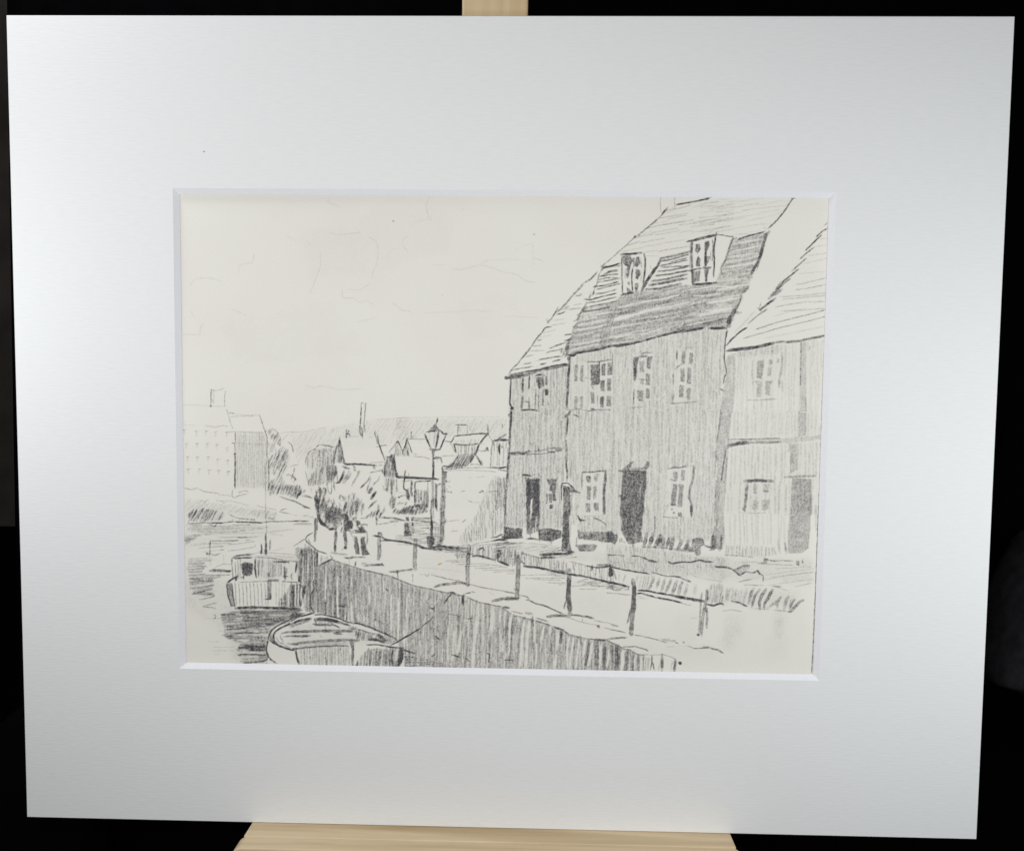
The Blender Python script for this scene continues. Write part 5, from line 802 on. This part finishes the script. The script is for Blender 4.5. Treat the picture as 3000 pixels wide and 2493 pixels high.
ml = px_plane(1354, 10, zb-1)[0]; mr = px_plane(1547, 10, zb-1)[0]
bevel_box('mast', ml, mr, -h-150, h+160, zb-20, zb-.4, PINE_V, easel, 1.0)
tl = px_plane(738, 2411, 0)[0]; tr = px_plane(2140, 2445, 0)[0]
bevel_box('ledge', tl, tr, -h-14, -h-.15, zb-22, 13, PINE, easel, .5)
# front lip with rounded top corners
lx0, lx1 = tl-3.2, tr+3.2; yt = -h-.6; rr_ = 5.5; prof = []
for cx, a0, a1 in ((lx1-rr_, 0, 90), (lx0+rr_, 90, 180)):
    for i in range(9):
        a = math.radians(a0+(a1-a0)*i/8); prof.append((cx+rr_*math.cos(a), yt-rr_+rr_*math.sin(a)))
prof += [(lx0, yt-26), (lx1, yt-26)]
import bmesh
bm = bmesh.new(); f0 = [bm.verts.new((x*MM, y*MM, 13.05*MM)) for x, y in prof]; f1 = [bm.verts.new((x*MM, y*MM, 23.5*MM)) for x, y in prof]
n = len(prof); bm.faces.new(list(reversed(f0))); bm.faces.new(f1)
for i in range(n): bm.faces.new((f0[i], f0[(i+1) % n], f1[(i+1) % n], f1[i]))
bmesh.ops.recalc_face_normals(bm, faces=bm.faces[:])
bmesh.ops.bevel(bm, geom=[e_ for e_ in bm.edges if all(abs(v.co.z-23.5*MM) < 1e-6 for v in e_.verts)], offset=.9*MM, segments=3, affect='EDGES', profile=.5)
me = bpy.data.meshes.new('ledge_lip'); bm.to_mesh(me); bm.free(); me.materials.append(PINE)
link(bpy.data.objects.new('ledge_lip', me), easel)
for sx in (-1, 1):
    lg = bevel_box('leg', -9, 9, -390, 0, -9, 9, PINE_V, easel, 1.0)
    lg.location = (( (ml+mr)/2 + sx*(28))*MM, (-h+60)*MM, (zb-14)*MM); lg.rotation_euler = (math.radians(6), 0, math.radians(sx*13))
rl = bevel_box('rear_leg', -9, 9, -470, 0, -8, 8, PINE_V, easel, 1.0); rl.location = ((ml+mr)/2*MM, (-h+150)*MM, (zb-30)*MM); rl.rotation_euler = (math.radians(32), 0, 0)

# ================================================================== dark surroundings
BLACK = flat_cloth('black_cloth', (.0008, .0007, .001), (.0016, .0014, .002)); BROWN = flat_cloth('dark_brown_wall', (.10, .087, .078), (.16, .14, .127), 14)
GREY = flat_cloth('dark_grey_fabric', (.017, .017, .019), (.028, .028, .031), 120)
def world_at(px, py, z):
    """a point z mm in front of (+) or behind (-) the mount on the sight line of a spot in the photo"""
    a = px_plane(px, py, z); return PIC @ Vector((a[0]*MM, a[1]*MM, z*MM))
def cloth_sheet(name, x0, x1, z, ytop, ybot, mat, amp=6, th=2.0):
    """hanging cloth with folds, in the picture's own frame; x0 = (left edge at top, at bottom), mm"""
    nx, ny = 90, 30; vs = []; fs = []
    for lay in (0, 1):
        for j in range(ny+1):
            for i in range(nx+1):
                v = j/ny; u = i/nx; xl = x0[0]+(x0[1]-x0[0])*v; x = xl+(x1-xl)*u; y = ytop+(ybot-ytop)*v
                zz = z+amp*math.sin(u*23+.8*math.sin(v*3))+amp*.5*math.sin(u*61+v*2)-lay*th
                vs.append((x*MM, y*MM, zz*MM))
    m = (nx+1)*(ny+1)
    for j in range(ny):
        for i in range(nx):
            a = j*(nx+1)+i; fs.append((a, a+nx+1, a+nx+2, a+1)); fs.append((m+a, m+a+1, m+a+nx+2, m+a+nx+1))
    for j in range(ny):
        a = j*(nx+1); fs.append((a, m+a, m+a+nx+1, a+nx+1)); a += nx; fs.append((a, a+nx+1, m+a+nx+1, m+a))
    for i in range(nx): fs.append((i, i+1, m+i+1, m+i)); a = ny*(nx+1)+i; fs.append((a, m+a, m+a+1, a+1))
    ob = mesh_obj(name, vs, fs, mat, None, True); ob.matrix_world = PIC; return ob
zc = -260
xt = px_plane(30, 10, zc)[0]; xm = px_plane(70, 2100, zc)[0]
yt_, yb_ = px_plane(30, -1200, zc)[1], px_plane(30, 3600, zc)[1]
ym0, ym1 = px_plane(30, 10, zc)[1], px_plane(70, 2100, zc)[1]
sl = (xm-xt)/(ym1-ym0)
bd = cloth_sheet('black_backcloth', (xt+sl*(yt_-ym0), xt+sl*(yb_-ym0)), 900, zc, yt_, yb_, BLACK)
tag(bd, kind='structure')
wall = mesh_obj('wall', [(-3, 0, -.05), (3, 0, -.05), (3, 0, 3), (-3, 0, 3), (-3, .1, -.05), (3, .1, -.05), (3, .1, 3), (-3, .1, 3)],
                [(0, 1, 2, 3), (7, 6, 5, 4), (0, 4, 5, 1), (3, 2, 6, 7), (0, 3, 7, 4), (1, 5, 6, 2)], BROWN)
wall.location = (0, .95, -.4); tag(wall, kind='structure')
tab = mesh_obj('table', [(-1.2, -.5, -.04), (1.2, -.5, -.04), (1.2, .9, -.04), (-1.2, .9, -.04), (-1.2, -.5, 0), (1.2, -.5, 0), (1.2, .9, 0), (-1.2, .9, 0)],
               [(3, 2, 1, 0), (4, 5, 6, 7), (0, 1, 5, 4), (1, 2, 6, 5), (2, 3, 7, 6), (3, 0, 4, 7)], BLACK)
tab.location = (0, 0, -.035); tag(tab, kind='structure')
# black bag/cloth lump low on the left, grey padded thing behind the right edge: outlines given their own depth, rounded
def cushion(name, outline, z, bulge, mat, label, cat):
    q = [px_plane(x, y, z) for x, y in outline]; c = np.mean(q, 0); n = len(q); vs = []; fs = []
    rings = [(1, 0), (.97, .45), (.85, .75), (.6, .93), (.3, 1), (0.02, 1.02)]
    for s, k in rings:
        for p in q: d = c+(p-c)*s; vs.append((d[0]*MM, d[1]*MM, (z+bulge*k)*MM))
    for s, k in rings[1:]:
        for p in q: d = c+(p-c)*s; vs.append((d[0]*MM, d[1]*MM, (z-bulge*k)*MM))
    for r_ in range(5):
        for i in range(n): j = (i+1) % n; fs.append((r_*n+i, r_*n+j, (r_+1)*n+j, (r_+1)*n+i))
    prev = 0
    for r_ in range(6, 11):
        for i in range(n): j = (i+1) % n; fs.append((prev*n+j, prev*n+i, r_*n+i, r_*n+j))
        prev = r_
    fs.append(tuple(5*n+i for i in range(n))); fs.append(tuple(10*n+n-1-i for i in range(n)))
    ob = mesh_obj(name, vs, fs, mat, None, True); ob.matrix_world = PIC; tag(ob, label, cat); return ob
cushion('cushion', [(3040, 1560), (2998, 1640), (2968, 1700), (2943, 1755), (2930, 1810), (2915, 1860), (2898, 1905), (2884, 1945), (2876, 1980), (2898, 1990), (2950, 2006), (3000, 2042), (3080, 2110), (3250, 2150), (3400, 2050), (3450, 1850), (3400, 1650), (3200, 1560)], -150, 45, GREY,
        'dark grey padded cushion dimly seen beyond the right edge of the mount', 'cushion')
cushion('cloth_bundle', [(-500, 2300), (-300, 2230), (-120, 2165), (0, 2118), (30, 2097), (62, 2066), (110, 2030), (180, 2050), (260, 2150), (300, 2350), (320, 2650), (200, 2900), (-300, 2950), (-550, 2700)], -120, 30, BLACK,
        'black cloth bundle low behind the left corner of the mount', 'cloth')

# ================================================================== unseen point lamps, added to match the mount's brightness, and dim room light
world = bpy.data.worlds.new('World'); scene.world = world; world.use_nodes = True
bg = world.node_tree.nodes['Background']; bg.inputs['Color'].default_value = (.95, .98, 1, 1); bg.inputs['Strength'].default_value = AMB
def lamp(name, p, inten, col, rad):
    ld = bpy.data.lights.new(name, 'POINT'); ld.energy = inten*4*math.pi**2*1.0; ld.color = col; ld.shadow_soft_size = rad
    ob = bpy.data.objects.new(name, ld); COL.objects.link(ob); ob.location = PIC @ Vector([v*MM for v in p]); return ob
for a in LAMPS: lamp(*a)

# ================================================================== camera
cd = bpy.data.cameras.new('Camera'); cam = bpy.data.objects.new('Camera', cd); COL.objects.link(cam); cam.matrix_world = CAMM
cd.sensor_fit = 'HORIZONTAL'; cd.sensor_width = 36; cd.lens = 36*FPX/PW; cd.clip_start = .01; cd.clip_end = 50
scene.camera = cam
scene.view_settings.view_transform = 'Standard'; scene.view_settings.look = 'None'; scene.view_settings.exposure = 0; scene.view_settings.gamma = 1
scene.view_settings.use_curve_mapping = False
print('scene done', flush=True)
